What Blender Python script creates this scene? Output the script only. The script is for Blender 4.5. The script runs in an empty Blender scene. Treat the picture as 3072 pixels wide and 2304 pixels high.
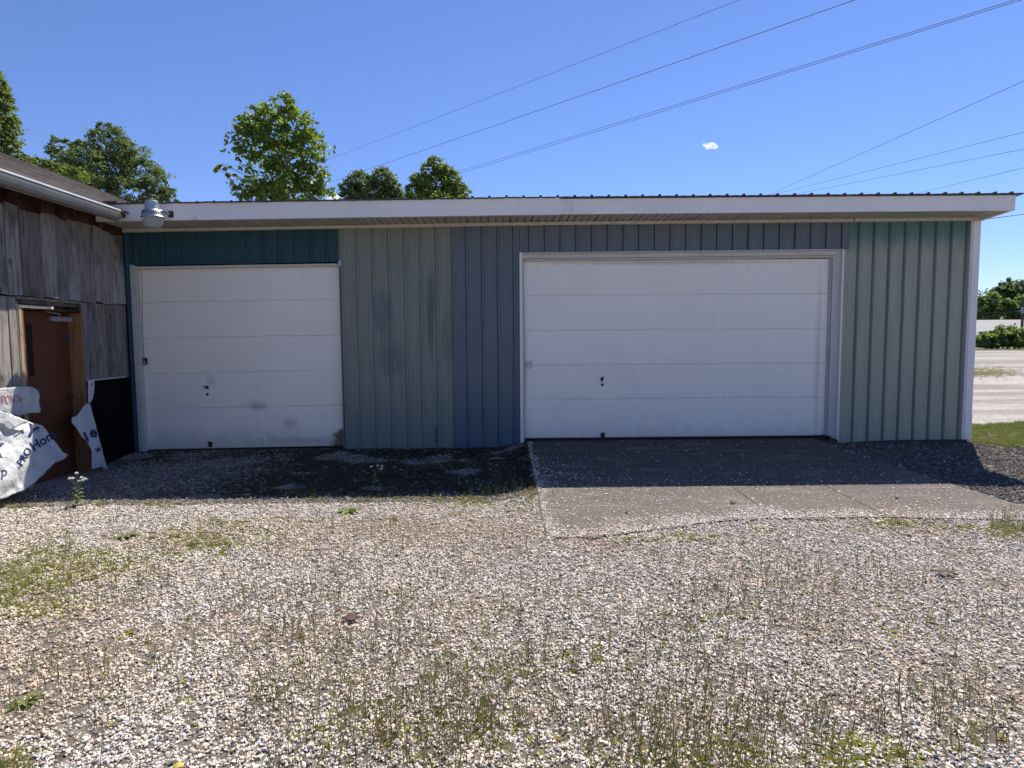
import bpy, bmesh, math, random
import numpy as np
from mathutils import Vector, Matrix, noise

random.seed(7)
rng = np.random.default_rng(7)
C = bpy.context.scene.collection
S = bpy.context.scene

# ------------------------------------------------------------------ camera
F, D, H = 1850.0, 9.07, 1.6            # focal length in photo pixels, distance to the facade, eye height
YH, XH, ROLL = 1015.0, 1506.0, 0.0083


def cam_axes():
    d = Vector((XH - 1536, -(YH - 1152), F)).normalized()
    u = Vector((-math.sin(ROLL), math.cos(ROLL), 0))
    u = (u - d * d.dot(u)).normalized()
    r = d.cross(u)
    if r.x < 0:
        r = -r
    return r, d, u


RX, RY, RZ = cam_axes()                 # world axes seen from the camera (right, up, forward)
cam = bpy.data.objects.new('camera', bpy.data.cameras.new('camera'))
C.objects.link(cam)
S.camera = cam
cam.data.sensor_width = 36
cam.data.lens = 36 * F / 3072
cam.data.clip_end = 6000
cam.data.clip_start = 0.05
rt = Vector((RX[0], RY[0], RZ[0])); up = Vector((RX[1], RY[1], RZ[1])); fw = Vector((RX[2], RY[2], RZ[2]))
m = Matrix((rt, up, -fw)).transposed().to_4x4()
m.translation = (0, -D, H)
cam.matrix_world = m

# ------------------------------------------------------------------ sky, sun, exposure
SUN = Vector((0.39, 0.575, 1.0)).normalized()
elev = math.asin(SUN.z)
az = math.atan2(SUN.x, SUN.y)
w = bpy.data.worlds.new('World'); S.world = w; w.use_nodes = True
nt = w.node_tree; nt.nodes.clear()
sky = nt.nodes.new('ShaderNodeTexSky'); sky.sky_type = 'NISHITA'; sky.sun_disc = False
sky.sun_elevation = elev; sky.sun_rotation = az; sky.altitude = 200
sky.air_density = 1.0; sky.dust_density = 0.0; sky.ozone_density = 10.0
bg = nt.nodes.new('ShaderNodeBackground'); bg.inputs['Strength'].default_value = 0.097
out = nt.nodes.new('ShaderNodeOutputWorld')
tint = nt.nodes.new('ShaderNodeMix'); tint.data_type = 'RGBA'; tint.blend_type = 'MULTIPLY'; tint.inputs[0].default_value = 1.0
tint.inputs[7].default_value = (1.06, 0.94, 1.06, 1)
nt.links.new(sky.outputs[0], tint.inputs[6]); nt.links.new(tint.outputs[2], bg.inputs[0]); nt.links.new(bg.outputs[0], out.inputs[0])
sl = bpy.data.lights.new('sun', 'SUN'); sl.energy = 5.0; sl.angle = math.radians(0.53); sl.color = (1.0, 0.935, 0.81)
so = bpy.data.objects.new('sun', sl); C.objects.link(so)
so.rotation_euler = SUN.to_track_quat('Z', 'Y').to_euler()
S.view_settings.view_transform = 'Standard'; S.view_settings.look = 'None'
S.view_settings.exposure = 0.57; S.view_settings.gamma = 1.0; S.view_settings.use_curve_mapping = False
S.cycles.max_bounces = 7
S.cycles.volume_bounces = 6
S.cycles.use_denoising = True


# ------------------------------------------------------------------ pixel -> place helpers (metric planes)
def ray(px, py):
    c = Vector((px - 1536, -(py - 1152), F))
    return Vector((RX.dot(c), RY.dot(c), RZ.dot(c)))


def onY(px, py, Y=0.0):
    v = ray(px, py); t = (D + Y) / v.y
    return Vector((v.x * t, Y, v.z * t + H))


def onX(px, py, X):
    v = ray(px, py); t = X / v.x
    return Vector((X, v.y * t - D, v.z * t + H))


def onG(px, py, z=0.0):
    v = ray(px, py); t = (z - H) / v.z
    return Vector((v.x * t, v.y * t - D, z))


def sstep(a, b, x):
    t = min(1, max(0, (x - a) / (b - a)))
    return t * t * (3 - 2 * t)


# ------------------------------------------------------------------ materials
MATS = {}


def nodemat(name):
    mt = bpy.data.materials.new(name); mt.use_nodes = True
    nt = mt.node_tree
    b = nt.nodes['Principled BSDF']
    MATS[name] = mt
    return mt, nt, b, nt.nodes, nt.links


def N(nt, typ, **kw):
    n = nt.nodes.new(typ)
    for k, v in kw.items():
        if k.startswith('i_'):
            key = k[2:]
            key = int(key) if key.isdigit() else key.replace('_', ' ')
            n.inputs[key].default_value = v
        else:
            setattr(n, k, v)
    return n


def ramp(nt, fac, stops, interp='LINEAR'):
    r = nt.nodes.new('ShaderNodeValToRGB'); r.color_ramp.interpolation = interp
    el = r.color_ramp.elements
    while len(el) > 1:
        el.remove(el[-1])
    el[0].position = stops[0][0]; el[0].color = (*stops[0][1], 1)
    for p, c in stops[1:]:
        e = el.new(p); e.color = (*c, 1)
    nt.links.new(fac, r.inputs[0])
    return r.outputs[0]


def coords(nt, scale=(1, 1, 1), rand=False, kind='Object'):
    tc = nt.nodes.new('ShaderNodeTexCoord'); mp = nt.nodes.new('ShaderNodeMapping')
    mp.inputs['Scale'].default_value = scale
    nt.links.new(tc.outputs[kind], mp.inputs[0])
    if rand:
        oi = nt.nodes.new('ShaderNodeObjectInfo')
        mu = nt.nodes.new('ShaderNodeMath'); mu.operation = 'MULTIPLY'; mu.inputs[1].default_value = 57.3
        nt.links.new(oi.outputs['Random'], mu.inputs[0])
        nt.links.new(mu.outputs[0], mp.inputs['Location'])
    return mp.outputs[0]


def noise_t(nt, vec, scale, detail=4, rough=0.55):
    n = N(nt, 'ShaderNodeTexNoise', i_Scale=scale, i_Detail=detail, i_Roughness=rough)
    nt.links.new(vec, n.inputs['Vector'])
    return n.outputs['Fac']


def mixc(nt, fac, a, b, mode='MIX'):
    mx = nt.nodes.new('ShaderNodeMix'); mx.data_type = 'RGBA'; mx.blend_type = mode
    if isinstance(fac, (int, float)):
        mx.inputs[0].default_value = fac
    else:
        nt.links.new(fac, mx.inputs[0])
    for s, i in ((a, 6), (b, 7)):
        if isinstance(s, tuple):
            mx.inputs[i].default_value = (*s, 1)
        else:
            nt.links.new(s, mx.inputs[i])
    return mx.outputs[2]


def mathn(nt, op, a, b=0.0):
    n = nt.nodes.new('ShaderNodeMath'); n.operation = op
    for i, s in enumerate((a, b)):
        if isinstance(s, (int, float)):
            n.inputs[i].default_value = s
        else:
            nt.links.new(s, n.inputs[i])
    return n.outputs[0]


def bump(nt, b, h, strength=0.3, dist=0.01):
    bp = nt.nodes.new('ShaderNodeBump'); bp.inputs['Strength'].default_value = strength
    bp.inputs['Distance'].default_value = dist
    nt.links.new(h, bp.inputs['Height']); nt.links.new(bp.outputs[0], b.inputs['Normal'])


def mm(c, k):
    return tuple(x * k for x in c)


def basic(name, col, rough=0.5, var=0.15, scale=6, bmp=0.0, bscale=60, stretch=(1, 1, 1), metal=0.0, spec=0.4, rand=False, dirt=None, dirt_lo=0.55):
    mt, nt, b, nd, lk = nodemat(name)
    v = coords(nt, stretch, rand)
    f = noise_t(nt, v, scale, 6, 0.6)
    c = ramp(nt, f, [(0.25, mm(col, 1 - var)), (0.75, mm(col, 1 + var))])
    if dirt:
        f2 = noise_t(nt, v, scale * 2.3, 7, 0.7)
        c = mixc(nt, ramp(nt, f2, [(dirt_lo, (0, 0, 0)), (dirt_lo + 0.14, (1, 1, 1))]), c, dirt)
    lk.new(c, b.inputs['Base Color'])
    b.inputs['Roughness'].default_value = rough
    b.inputs['Metallic'].default_value = metal
    b.inputs['Specular IOR Level'].default_value = spec
    if bmp:
        bump(nt, b, noise_t(nt, v, bscale, 4), bmp, 0.004)
    return mt


def siding(name, col, fade=None, fz=(0, 1), streak=None, low=None, gain=1.38):
    wm = lambda q: (q[0] * gain * 0.98, q[1] * gain * 1.04, q[2] * gain * 0.93) if q else None
    col, fade, streak, low = wm(col), wm(fade), wm(streak), wm(low)
    return _siding(name, col, fade, fz, streak, low)


def _siding(name, col, fade=None, fz=(0, 1), streak=None, low=None):
    """painted ribbed steel: streaky vertical fading, chalky patches, optional second paint colour at the top, optional other tone towards the bottom"""
    mt, nt, b, nd, lk = nodemat(name)
    v = coords(nt, (1, 1, 0.09))
    v1 = coords(nt, (1, 1, 1))
    f = noise_t(nt, v, 9, 6, 0.65)
    f1 = noise_t(nt, v1, 1.3, 4, 0.5)
    c = ramp(nt, f, [(0.3, mm(col, 0.86)), (0.7, mm(col, 1.14))])
    c = mixc(nt, ramp(nt, f1, [(0.35, (0, 0, 0)), (0.7, (0.55, 0.55, 0.55))]), c, streak or mm(col, 1.25))
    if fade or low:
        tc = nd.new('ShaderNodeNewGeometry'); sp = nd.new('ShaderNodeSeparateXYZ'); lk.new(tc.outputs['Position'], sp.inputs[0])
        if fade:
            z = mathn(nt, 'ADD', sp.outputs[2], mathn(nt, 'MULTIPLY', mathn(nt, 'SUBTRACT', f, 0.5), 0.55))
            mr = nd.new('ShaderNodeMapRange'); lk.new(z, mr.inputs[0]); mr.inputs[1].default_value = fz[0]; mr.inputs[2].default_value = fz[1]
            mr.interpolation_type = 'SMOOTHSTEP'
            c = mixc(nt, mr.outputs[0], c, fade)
        if low:  # colour drifts to the given tone towards the bottom
            z = mathn(nt, 'ADD', sp.outputs[2], mathn(nt, 'MULTIPLY', mathn(nt, 'SUBTRACT', f1, 0.5), 0.6))
            mr = nd.new('ShaderNodeMapRange'); lk.new(z, mr.inputs[0]); mr.inputs[1].default_value = 1.1; mr.inputs[2].default_value = 0.0
            mr.interpolation_type = 'SMOOTHSTEP'
            c = mixc(nt, mr.outputs[0], c, low)
    if name == 'paint_grey_green':      # brushed-over streaks and patches of another blue
        g3 = nd.new('ShaderNodeNewGeometry'); s3 = nd.new('ShaderNodeSeparateXYZ'); lk.new(g3.outputs['Position'], s3.inputs[0])
        for (sx, sz, rx, rz, pc, am) in ((-1.03, 2.05, 0.07, 0.85, (0.045, 0.085, 0.10), 0.65), (-0.98, 0.17, 0.035, 0.17, (0.035, 0.05, 0.06), 0.7), (-1.75, 2.0, 0.22, 0.4, (0.085, 0.10, 0.14), 0.45), (-0.78, 1.6, 0.16, 0.5, (0.10, 0.10, 0.13), 0.4), (-1.6, 1.3, 0.25, 0.35, (0.085, 0.095, 0.12), 0.4)):
            dx = mathn(nt, 'DIVIDE', mathn(nt, 'SUBTRACT', s3.outputs[0], sx), rx); dz = mathn(nt, 'DIVIDE', mathn(nt, 'SUBTRACT', s3.outputs[2], sz), rz)
            rr = mathn(nt, 'SQRT', mathn(nt, 'ADD', mathn(nt, 'MULTIPLY', dx, dx), mathn(nt, 'MULTIPLY', dz, dz)))
            rr = mathn(nt, 'ADD', rr, mathn(nt, 'MULTIPLY', mathn(nt, 'SUBTRACT', f, 0.5), 1.2))
            c = mixc(nt, ramp(nt, rr, [(0.45, (am, am, am)), (1.0, (0, 0, 0))]), c, pc)
    # splashed dirt and a few chalk specks
    f3 = noise_t(nt, v1, 40, 5, 0.7)
    c = mixc(nt, ramp(nt, f3, [(0.66, (0, 0, 0)), (0.74, (0.35, 0.35, 0.35))]), c, mm(col, 0.5))
    lk.new(c, b.inputs['Base Color'])
    b.inputs['Roughness'].default_value = 0.55; b.inputs['Specular IOR Level'].default_value = 0.3
    bump(nt, b, noise_t(nt, v1, 3, 3), 0.25, 0.02)
    return mt


M_teal = siding('paint_teal', (0.014, 0.044, 0.066), streak=(0.022, 0.058, 0.080))
M_bluetrim = siding('paint_corner_blue', (0.016, 0.048, 0.085))
M_green = siding('paint_grey_green', (0.162, 0.164, 0.155), streak=(0.142, 0.150, 0.170), low=(0.105, 0.135, 0.150))
M_blue = siding('paint_slate_blue', (0.090, 0.110, 0.142), streak=(0.112, 0.108, 0.142), low=(0.055, 0.082, 0.13))
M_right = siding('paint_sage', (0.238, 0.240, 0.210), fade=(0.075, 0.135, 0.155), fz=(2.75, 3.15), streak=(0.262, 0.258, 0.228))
M_right_rib = siding('rib_shaded_sage', (0.105, 0.118, 0.110), fade=(0.045, 0.082, 0.095), fz=(2.75, 3.15))  # darker copies of the siding paints, standing for shading on the ribs
M_green_rib = siding('rib_shaded_grey', (0.075, 0.085, 0.085))
M_blue_rib = siding('rib_shaded_blue', (0.030, 0.042, 0.070))
M_teal_rib = siding('rib_shaded_teal', (0.006, 0.020, 0.028))
RIBM = {'paint_teal': M_teal_rib, 'paint_grey_green': M_green_rib, 'paint_slate_blue': M_blue_rib, 'paint_sage': M_right_rib, 'paint_corner_blue': M_teal_rib}


def woodmat(name, col, dark, grain=1.0, warm=None, wear=0.5):
    mt, nt, b, nd, lk = nodemat(name)
    v = coords(nt, (9, 9, 0.8), True)
    v2 = coords(nt, (1.6, 1.6, 0.8), True)
    g = noise_t(nt, v, 3.2 * grain, 8, 0.7)
    s = noise_t(nt, v2, 1.4, 6, 0.65)
    c = ramp(nt, g, [(0.30, dark), (0.5, col), (0.75, mm(col, 1.3))])
    c = mixc(nt, ramp(nt, s, [(wear - 0.04, (0, 0, 0)), (wear + 0.09, (0.9, 0.9, 0.9))]), c, mm(dark, 1.1))
    if warm:
        s2 = noise_t(nt, v2, 2.3, 4)
        c = mixc(nt, ramp(nt, s2, [(0.5, (0, 0, 0)), (0.7, (0.7, 0.7, 0.7))]), c, warm)
    oi = nd.new('ShaderNodeObjectInfo')
    hv = nd.new('ShaderNodeHueSaturation'); lk.new(c, hv.inputs['Color'])
    mr = nd.new('ShaderNodeMapRange'); lk.new(oi.outputs['Random'], mr.inputs[0]); mr.inputs[3].default_value = 0.68; mr.inputs[4].default_value = 1.25
    lk.new(mr.outputs[0], hv.inputs['Value'])
    # knots
    vo = N(nt, 'ShaderNodeTexVoronoi', i_Scale=2.6); lk.new(coords(nt, (2.2, 2.2, 0.9), True), vo.inputs['Vector'])
    c2 = mixc(nt, ramp(nt, vo.outputs['Distance'], [(0.05, (0.8, 0.8, 0.8)), (0.12, (0, 0, 0))]), hv.outputs[0], mm(dark, 0.4))
    lk.new(c2, b.inputs['Base Color']); b.inputs['Roughness'].default_value = 0.9
    b.inputs['Specular IOR Level'].default_value = 0.15
    bump(nt, b, g, 0.6, 0.006)
    return mt


M_board = woodmat('weathered_board', (0.32, 0.295, 0.275), (0.105, 0.092, 0.080), wear=0.53)
M_board_warm = woodmat('weathered_board_warm', (0.29, 0.26, 0.23), (0.10, 0.082, 0.070), warm=(0.19, 0.135, 0.10), wear=0.55)
M_red = woodmat('old_red_board', (0.075, 0.032, 0.021), (0.028, 0.016, 0.013), warm=(0.11, 0.075, 0.055))
M_pine = woodmat('raw_pine', (0.36, 0.20, 0.10), (0.16, 0.08, 0.038), wear=0.62)
M_pale = woodmat('pale_batten', (0.55, 0.45, 0.33), (0.3, 0.24, 0.17), wear=0.7)
M_oldwhite = basic('peeling_white_paint', (0.48, 0.465, 0.45), 0.7, 0.14, 5, 0.35, 30, (3, 3, 0.7), dirt=(0.20, 0.175, 0.15), dirt_lo=0.56)
M_jamb = basic('dingy_white_paint', (0.52, 0.49, 0.46), 0.6, 0.1, 5, 0.2, 30, (3, 3, 0.7), dirt=(0.32, 0.28, 0.24), dirt_lo=0.6)
M_cream = basic('cream_paint', (0.56, 0.53, 0.46), 0.6, 0.08, 3, 0.15, 40, (0.5, 3, 3), dirt=(0.36, 0.31, 0.25), dirt_lo=0.58)
M_fascia = basic('white_fascia_metal', (0.80, 0.77, 0.74), 0.45, 0.05, 1.4, 0.1, 8, (1, 1, 1), dirt=(0.52, 0.50, 0.49), dirt_lo=0.62)
M_corner = basic('white_corner_metal', (0.76, 0.74, 0.72), 0.45, 0.04, 1.4, 0.05, 8, dirt=(0.5, 0.48, 0.46), dirt_lo=0.64)
M_soffit = basic('soffit_metal', (0.46, 0.45, 0.41), 0.55, 0.12, 2, 0, 10, (3, 1, 1))
M_roofm = basic('brown_roof_metal', (0.06, 0.05, 0.045), 0.5, 0.3, 5, 0.1, 30)
M_black = basic('black_sheet', (0.004, 0.004, 0.005), 0.75, 0.3, 4, 0, 10, spec=0.08)
M_darkgap = basic('dark_rubber', (0.012, 0.012, 0.013), 0.8, 0.3, 8)
M_core = basic('wall_framing', (0.08, 0.065, 0.05), 0.9, 0.3, 8)
M_steel = basic('galvanised_steel', (0.42, 0.43, 0.44), 0.42, 0.15, 12, 0.1, 60, metal=0.75)
M_dsteel = basic('dark_rusty_steel', (0.06, 0.045, 0.04), 0.6, 0.5, 18, 0.2, 80, metal=0.5)
M_gutter = basic('gutter_aluminium', (0.22, 0.215, 0.20), 0.5, 0.15, 3, 0.1, 20, dirt=(0.13, 0.12, 0.10), dirt_lo=0.55)
M_gutlip = basic('gutter_lip_paint', (0.75, 0.74, 0.72), 0.4, 0.1, 6)
M_leaf_door = basic('brown_door_paint', (0.130, 0.044, 0.021), 0.5, 0.14, 1.6, 0.05, 20, spec=0.3)
M_dglass = basic('dark_door_glass', (0.008, 0.008, 0.010), 0.35, 0.2, 3, spec=0.2)
M_closer = basic('door_closer_grey', (0.30, 0.31, 0.33), 0.45, 0.08, 5)
M_sticker = basic('blue_sticker', (0.04, 0.07, 0.16), 0.5, 0.1, 5)
M_cable = basic('cable_black', (0.05, 0.055, 0.065), 0.9, 0.1, 3, spec=0.05)
M_bark = basic('bark', (0.11, 0.085, 0.065), 0.95, 0.4, 14, 0.6, 30, (1, 1, 0.3))
M_ink = basic('navy_ink', (0.018, 0.035, 0.10), 0.6, 0.25, 9)
M_inkred = basic('faded_red_ink', (0.46, 0.22, 0.23), 0.6, 0.2, 18)
M_inkpale = basic('pale_blue_print', (0.30, 0.34, 0.50), 0.6, 0.2, 9)
M_dryleaf = basic('dry_leaf', (0.11, 0.055, 0.035), 0.8, 0.3, 20)
M_petal = basic('white_petal', (0.8, 0.8, 0.76), 0.6, 0.05, 10)
M_roofing = None

# clear white garage door steel: embossed grain, faint dirt towards the bottom, stains of their own shape


def doormat(name, stains):
    mt, nt, b, nd, lk = nodemat(name)
    v = coords(nt, (1, 1, 1), kind='Object'); vg = coords(nt, (4, 4, 60))
    geo = nd.new('ShaderNodeNewGeometry'); sp = nd.new('ShaderNodeSeparateXYZ'); lk.new(geo.outputs['Position'], sp.inputs[0])
    c = ramp(nt, noise_t(nt, v, 1.1, 5), [(0.3, (0.82, 0.79, 0.725)), (0.7, (0.87, 0.84, 0.775))])
    c = mixc(nt, ramp(nt, noise_t(nt, coords(nt, (6, 6, 1.2)), 5, 6, 0.7), [(0.55, (0, 0, 0)), (0.75, (0.30, 0.30, 0.30))]), c, (0.50, 0.46, 0.41))
    zd = nd.new('ShaderNodeMapRange'); lk.new(mathn(nt, 'ADD', sp.outputs[2], mathn(nt, 'MULTIPLY', mathn(nt, 'SUBTRACT', noise_t(nt, v, 7, 7, 0.75), 0.5), 0.5)), zd.inputs[0]); zd.inputs[1].default_value = 0.30; zd.inputs[2].default_value = 0.02; zd.inputs[4].default_value = 0.55
    c = mixc(nt, zd.outputs[0], c, (0.46, 0.42, 0.36))
    c = mixc(nt, ramp(nt, noise_t(nt, v, 55, 3, 0.6), [(0.70, (0, 0, 0)), (0.76, (0.4, 0.4, 0.4))]), c, (0.30, 0.27, 0.24))
    for (sx, sz, rx, rz, col, amt, edge) in stains:
        dx = mathn(nt, 'DIVIDE', mathn(nt, 'SUBTRACT', sp.outputs[0], sx), rx)
        dz = mathn(nt, 'DIVIDE', mathn(nt, 'SUBTRACT', sp.outputs[2], sz), rz)
        r = mathn(nt, 'SQRT', mathn(nt, 'ADD', mathn(nt, 'MULTIPLY', dx, dx), mathn(nt, 'MULTIPLY', dz, dz)))
        r = mathn(nt, 'ADD', r, mathn(nt, 'MULTIPLY', mathn(nt, 'SUBTRACT', noise_t(nt, v, 9, 6, 0.7), 0.5), 1.1))
        c = mixc(nt, ramp(nt, r, [(edge, (amt, amt, amt)), (1.0, (0, 0, 0))]), c, col)
    lk.new(c, b.inputs['Base Color'])
    b.inputs['Roughness'].default_value = 0.42
    b.inputs['Specular IOR Level'].default_value = 0.4
    bump(nt, b, noise_t(nt, vg, 5, 5, 0.7), 0.5, 0.004)
    return mt


# ------------------------------------------------------------------ mesh helpers
class MB:
    def __init__(s):
        s.v = []; s.f = []; s.mi = []

    def add(s, vs, fs, mi=0):
        n = len(s.v); s.v += [Vector(p) for p in vs]
        for f in fs:
            s.f.append([i + n for i in f]); s.mi.append(mi)

    def box(s, a, b, mi=0, mtx=None):
        x0, y0, z0 = a; x1, y1, z1 = b
        vs = [Vector(p) for p in ((x0, y0, z0), (x1, y0, z0), (x1, y1, z0), (x0, y1, z0), (x0, y0, z1), (x1, y0, z1), (x1, y1, z1), (x0, y1, z1))]
        if mtx is not None:
            vs = [mtx @ p for p in vs]
        s.add(vs, [(0, 3, 2, 1), (4, 5, 6, 7), (0, 1, 5, 4), (1, 2, 6, 5), (2, 3, 7, 6), (3, 0, 4, 7)], mi)

    def hexa(s, p, mi=0):      # 8 points, bottom 4 then top 4
        s.add(p, [(0, 3, 2, 1), (4, 5, 6, 7), (0, 1, 5, 4), (1, 2, 6, 5), (2, 3, 7, 6), (3, 0, 4, 7)], mi)

    def tube(s, pts, rad, n=8, mi=0, caps=True):
        pts = [Vector(p) for p in pts]
        if isinstance(rad, (int, float)):
            rad = [rad] * len(pts)
        rings = []
        prev = None
        for i, p in enumerate(pts):
            t = (pts[min(i + 1, len(pts) - 1)] - pts[max(i - 1, 0)]).normalized()
            a = Vector((0, 0, 1)) if abs(t.z) < 0.9 else Vector((1, 0, 0))
            if prev is not None:
                a = prev
            u = (a - t * a.dot(t)).normalized(); v = t.cross(u); prev = u
            rings.append([p + (u * math.cos(2 * math.pi * k / n) + v * math.sin(2 * math.pi * k / n)) * rad[i] for k in range(n)])
        vs = [q for r in rings for q in r]
        fs = []
        for i in range(len(pts) - 1):
            for k in range(n):
                k2 = (k + 1) % n
                fs.append((i * n + k, i * n + k2, (i + 1) * n + k2, (i + 1) * n + k))
        if caps:
            fs.append(tuple(range(n - 1, -1, -1))); fs.append(tuple((len(pts) - 1) * n + k for k in range(n)))
        s.add(vs, fs, mi)

    def lathe(s, prof, c, n=20, mi=0):     # prof: (r, z)
        c = Vector(c)
        vs = [c + Vector((r * math.cos(2 * math.pi * k / n), r * math.sin(2 * math.pi * k / n), z)) for r, z in prof for k in range(n)]
        fs = []
        for i in range(len(prof) - 1):
            for k in range(n):
                k2 = (k + 1) % n
                fs.append((i * n + k, i * n + k2, (i + 1) * n + k2, (i + 1) * n + k))
        fs.append(tuple(range(n - 1, -1, -1))); fs.append(tuple((len(prof) - 1) * n + k for k in range(n)))
        s.add(vs, fs, mi)

    def build(s, name, mats, parent=None, smooth=False, bevel=0.0):
        off = Vector((0, 0, 0))
        if parent is not None:
            r = parent
            while r.parent:
                r = r.parent
            off = r.location.copy()
        me = bpy.data.meshes.new(name)
        me.from_pydata([p - off for p in s.v], [], s.f)
        if not isinstance(mats, (list, tuple)):
            mats = [mats]
        for q in mats:
            me.materials.append(q)
        me.polygons.foreach_set('material_index', s.mi)
        if smooth:
            me.polygons.foreach_set('use_smooth', [True] * len(me.polygons))
        me.update()
        o = bpy.data.objects.new(name, me); C.objects.link(o)
        if parent is not None:
            o.parent = parent
        if bevel:
            bv = o.modifiers.new('bevel', 'BEVEL'); bv.width = bevel; bv.segments = 2; bv.limit_method = 'ANGLE'
        return o


def boxpart(name, a, b, mat, parent, bevel=0.003, tilt=None):
    mb = MB(); mb.box(a, b, mtx=tilt)
    return mb.build(name, mat, parent, bevel=bevel)


def tag(o, label=None, cat=None, group=None, kind=None):
    if label: o['label'] = label
    if cat: o['category'] = cat
    if group: o['group'] = group
    if kind: o['kind'] = kind
    return o


def empty(name, loc, label, cat, group=None):
    o = bpy.data.objects.new(name, None); C.objects.link(o); o.location = loc; o.empty_display_size = 0.3
    return tag(o, label, cat, group)


def mesh_np(name, verts, faces, mats, parent=None, off=(0, 0, 0), col=None, smooth=False):
    """verts Nx3, faces MxK (K constant)"""
    me = bpy.data.meshes.new(name)
    verts = np.asarray(verts, dtype=np.float32) - np.asarray(off, dtype=np.float32)
    faces = np.asarray(faces, dtype=np.int32); K = faces.shape[1]
    me.vertices.add(len(verts)); me.vertices.foreach_set('co', verts.ravel())
    me.loops.add(faces.size); me.loops.foreach_set('vertex_index', faces.ravel())
    me.polygons.add(len(faces))
    me.polygons.foreach_set('loop_start', np.arange(0, faces.size, K, dtype=np.int32))
    me.polygons.foreach_set('loop_total', np.full(len(faces), K, dtype=np.int32))
    for q in (mats if isinstance(mats, (list, tuple)) else [mats]):
        me.materials.append(q)
    me.update(calc_edges=True)
    if smooth:
        me.polygons.foreach_set('use_smooth', np.ones(len(faces), dtype=bool))
    if col is not None:
        a = me.attributes.new('tint', 'FLOAT_COLOR', 'POINT')
        c4 = np.ones((len(verts), 4), dtype=np.float32); c4[:, :3] = col
        a.data.foreach_set('color', c4.ravel())
    o = bpy.data.objects.new(name, me); C.objects.link(o)
    if parent is not None:
        o.parent = parent
    return o


# ------------------------------------------------------------------ ground
def zg(x, y):
    """ground height"""
    z = 0.045 * sstep(4.2, 6.2, x) * sstep(-3.2, -0.4, y)
    z -= 0.05 * sstep(-3.6, -5.4, x) * sstep(-4.5, -1.0, y)
    z -= 0.045 * sstep(-0.15, -1.3, y) * (1 - 0.55 * sstep(-0.2, 0.8, x))
    z += 0.020 * noise.noise(Vector((x * 0.7, y * 0.7, 3.1))) + 0.008 * noise.noise(Vector((x * 3, y * 3, 1.7)))
    z *= 1.0 - 0.9 * sstep(0.6, -0.1, abs(y)) if y > -0.6 else 1.0
    z -= 0.012
    # the yard meets the slab flush
    fy = -4.18 + 0.42 * sstep(0.5, 2.3, x) - 0.13 * sstep(3.3, 4.7, x)
    dx = max(0.345 - x, x - (4.56 - 0.085 * y), 0.0); dy_ = max(fy - y, 0.0)
    k = sstep(0.45, 0.03, math.hypot(dx, dy_))
    if k > 0:
        zs = -0.012 + 0.085 * (max(min(y, -0.04), fy) + 4.1) / 4.06 - 0.014
        z = z * (1 - k) + zs * k
    return z


mt, nt_, b, nd, lk = nodemat('yard_soil')
v = coords(nt_, kind='Object')
c = ramp(nt_, noise_t(nt_, v, 14, 8, 0.75), [(0.3, (0.07, 0.052, 0.040)), (0.5, (0.17, 0.14, 0.115)), (0.72, (0.34, 0.29, 0.25))])
c = mixc(nt_, ramp(nt_, noise_t(nt_, v, 1.1, 5, 0.6), [(0.45, (0, 0, 0)), (0.65, (0.7, 0.7, 0.7))]), c, (0.20, 0.165, 0.13))
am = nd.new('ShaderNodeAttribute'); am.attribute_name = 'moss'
c = mixc(nt_, mathn(nt_, 'MULTIPLY', am.outputs['Fac'], 0.9), c, ramp(nt_, noise_t(nt_, v, 30, 5, 0.7), [(0.35, (0.018, 0.017, 0.010)), (0.65, (0.040, 0.042, 0.018))]))  # moss colour, also darkening the soil to deepen the eave shade
lk.new(c, b.inputs['Base Color']); b.inputs['Roughness'].default_value = 0.95
bump(nt_, b, noise_t(nt_, v, 60, 6, 0.7), 0.8, 0.02)
M_soil = mt

mt, nt_, b, nd, lk = nodemat('far_gravel')
v = coords(nt_, kind='Object')
c = ramp(nt_, noise_t(nt_, v, 9, 8, 0.85), [(0.35, (0.20, 0.175, 0.16)), (0.62, (0.50, 0.465, 0.43))])
c = mixc(nt_, ramp(nt_, noise_t(nt_, coords(nt_, (0.15, 1.0, 1)), 0.5, 7, 0.7), [(0.44, (0, 0, 0)), (0.55, (0.85, 0.85, 0.85))]), c, (0.19, 0.16, 0.145))
c = mixc(nt_, ramp(nt_, noise_t(nt_, coords(nt_, (0.25, 0.8, 1)), 0.33, 6, 0.65), [(0.60, (0, 0, 0)), (0.70, (0.7, 0.7, 0.7))]), c, (0.16, 0.18, 0.08))
lk.new(c, b.inputs['Base Color']); b.inputs['Roughness'].default_value = 0.95
bump(nt_, b, noise_t(nt_, v, 30, 6, 0.7), 0.6, 0.03)
M_lot = mt
M_meadow = basic('meadow', (0.085, 0.11, 0.03), 0.95, 0.4, 0.6, 0.4, 8, dirt=(0.13, 0.12, 0.05))

# wide ground out to the horizon
mb = MB(); mb.add([(-900, -200, -0.06), (900, -200, -0.06), (900, 1600, -0.06), (-900, 1600, -0.06)], [(0, 1, 2, 3)])
for q in mb.v: q.z = -0.3
tag(mb.build('ground', M_meadow), 'wide flat grassy ground round the yard reaching the horizon', kind='structure')
# gravel lot on the right, extended unseen behind the camera to brighten the walls
mb = MB(); mb.add([(-40, -60, -0.135), (130, -60, -0.135), (130, 60, -0.09), (40, 63, -0.09), (-20, 62, -0.09), (-40, 14, -0.09)], [tuple(range(6))])
tag(mb.build('gravel_lot_extended', M_lot), 'pale rutted gravel lot stretching away behind the garage on the right, extended unseen behind the camera', kind='structure')
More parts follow.
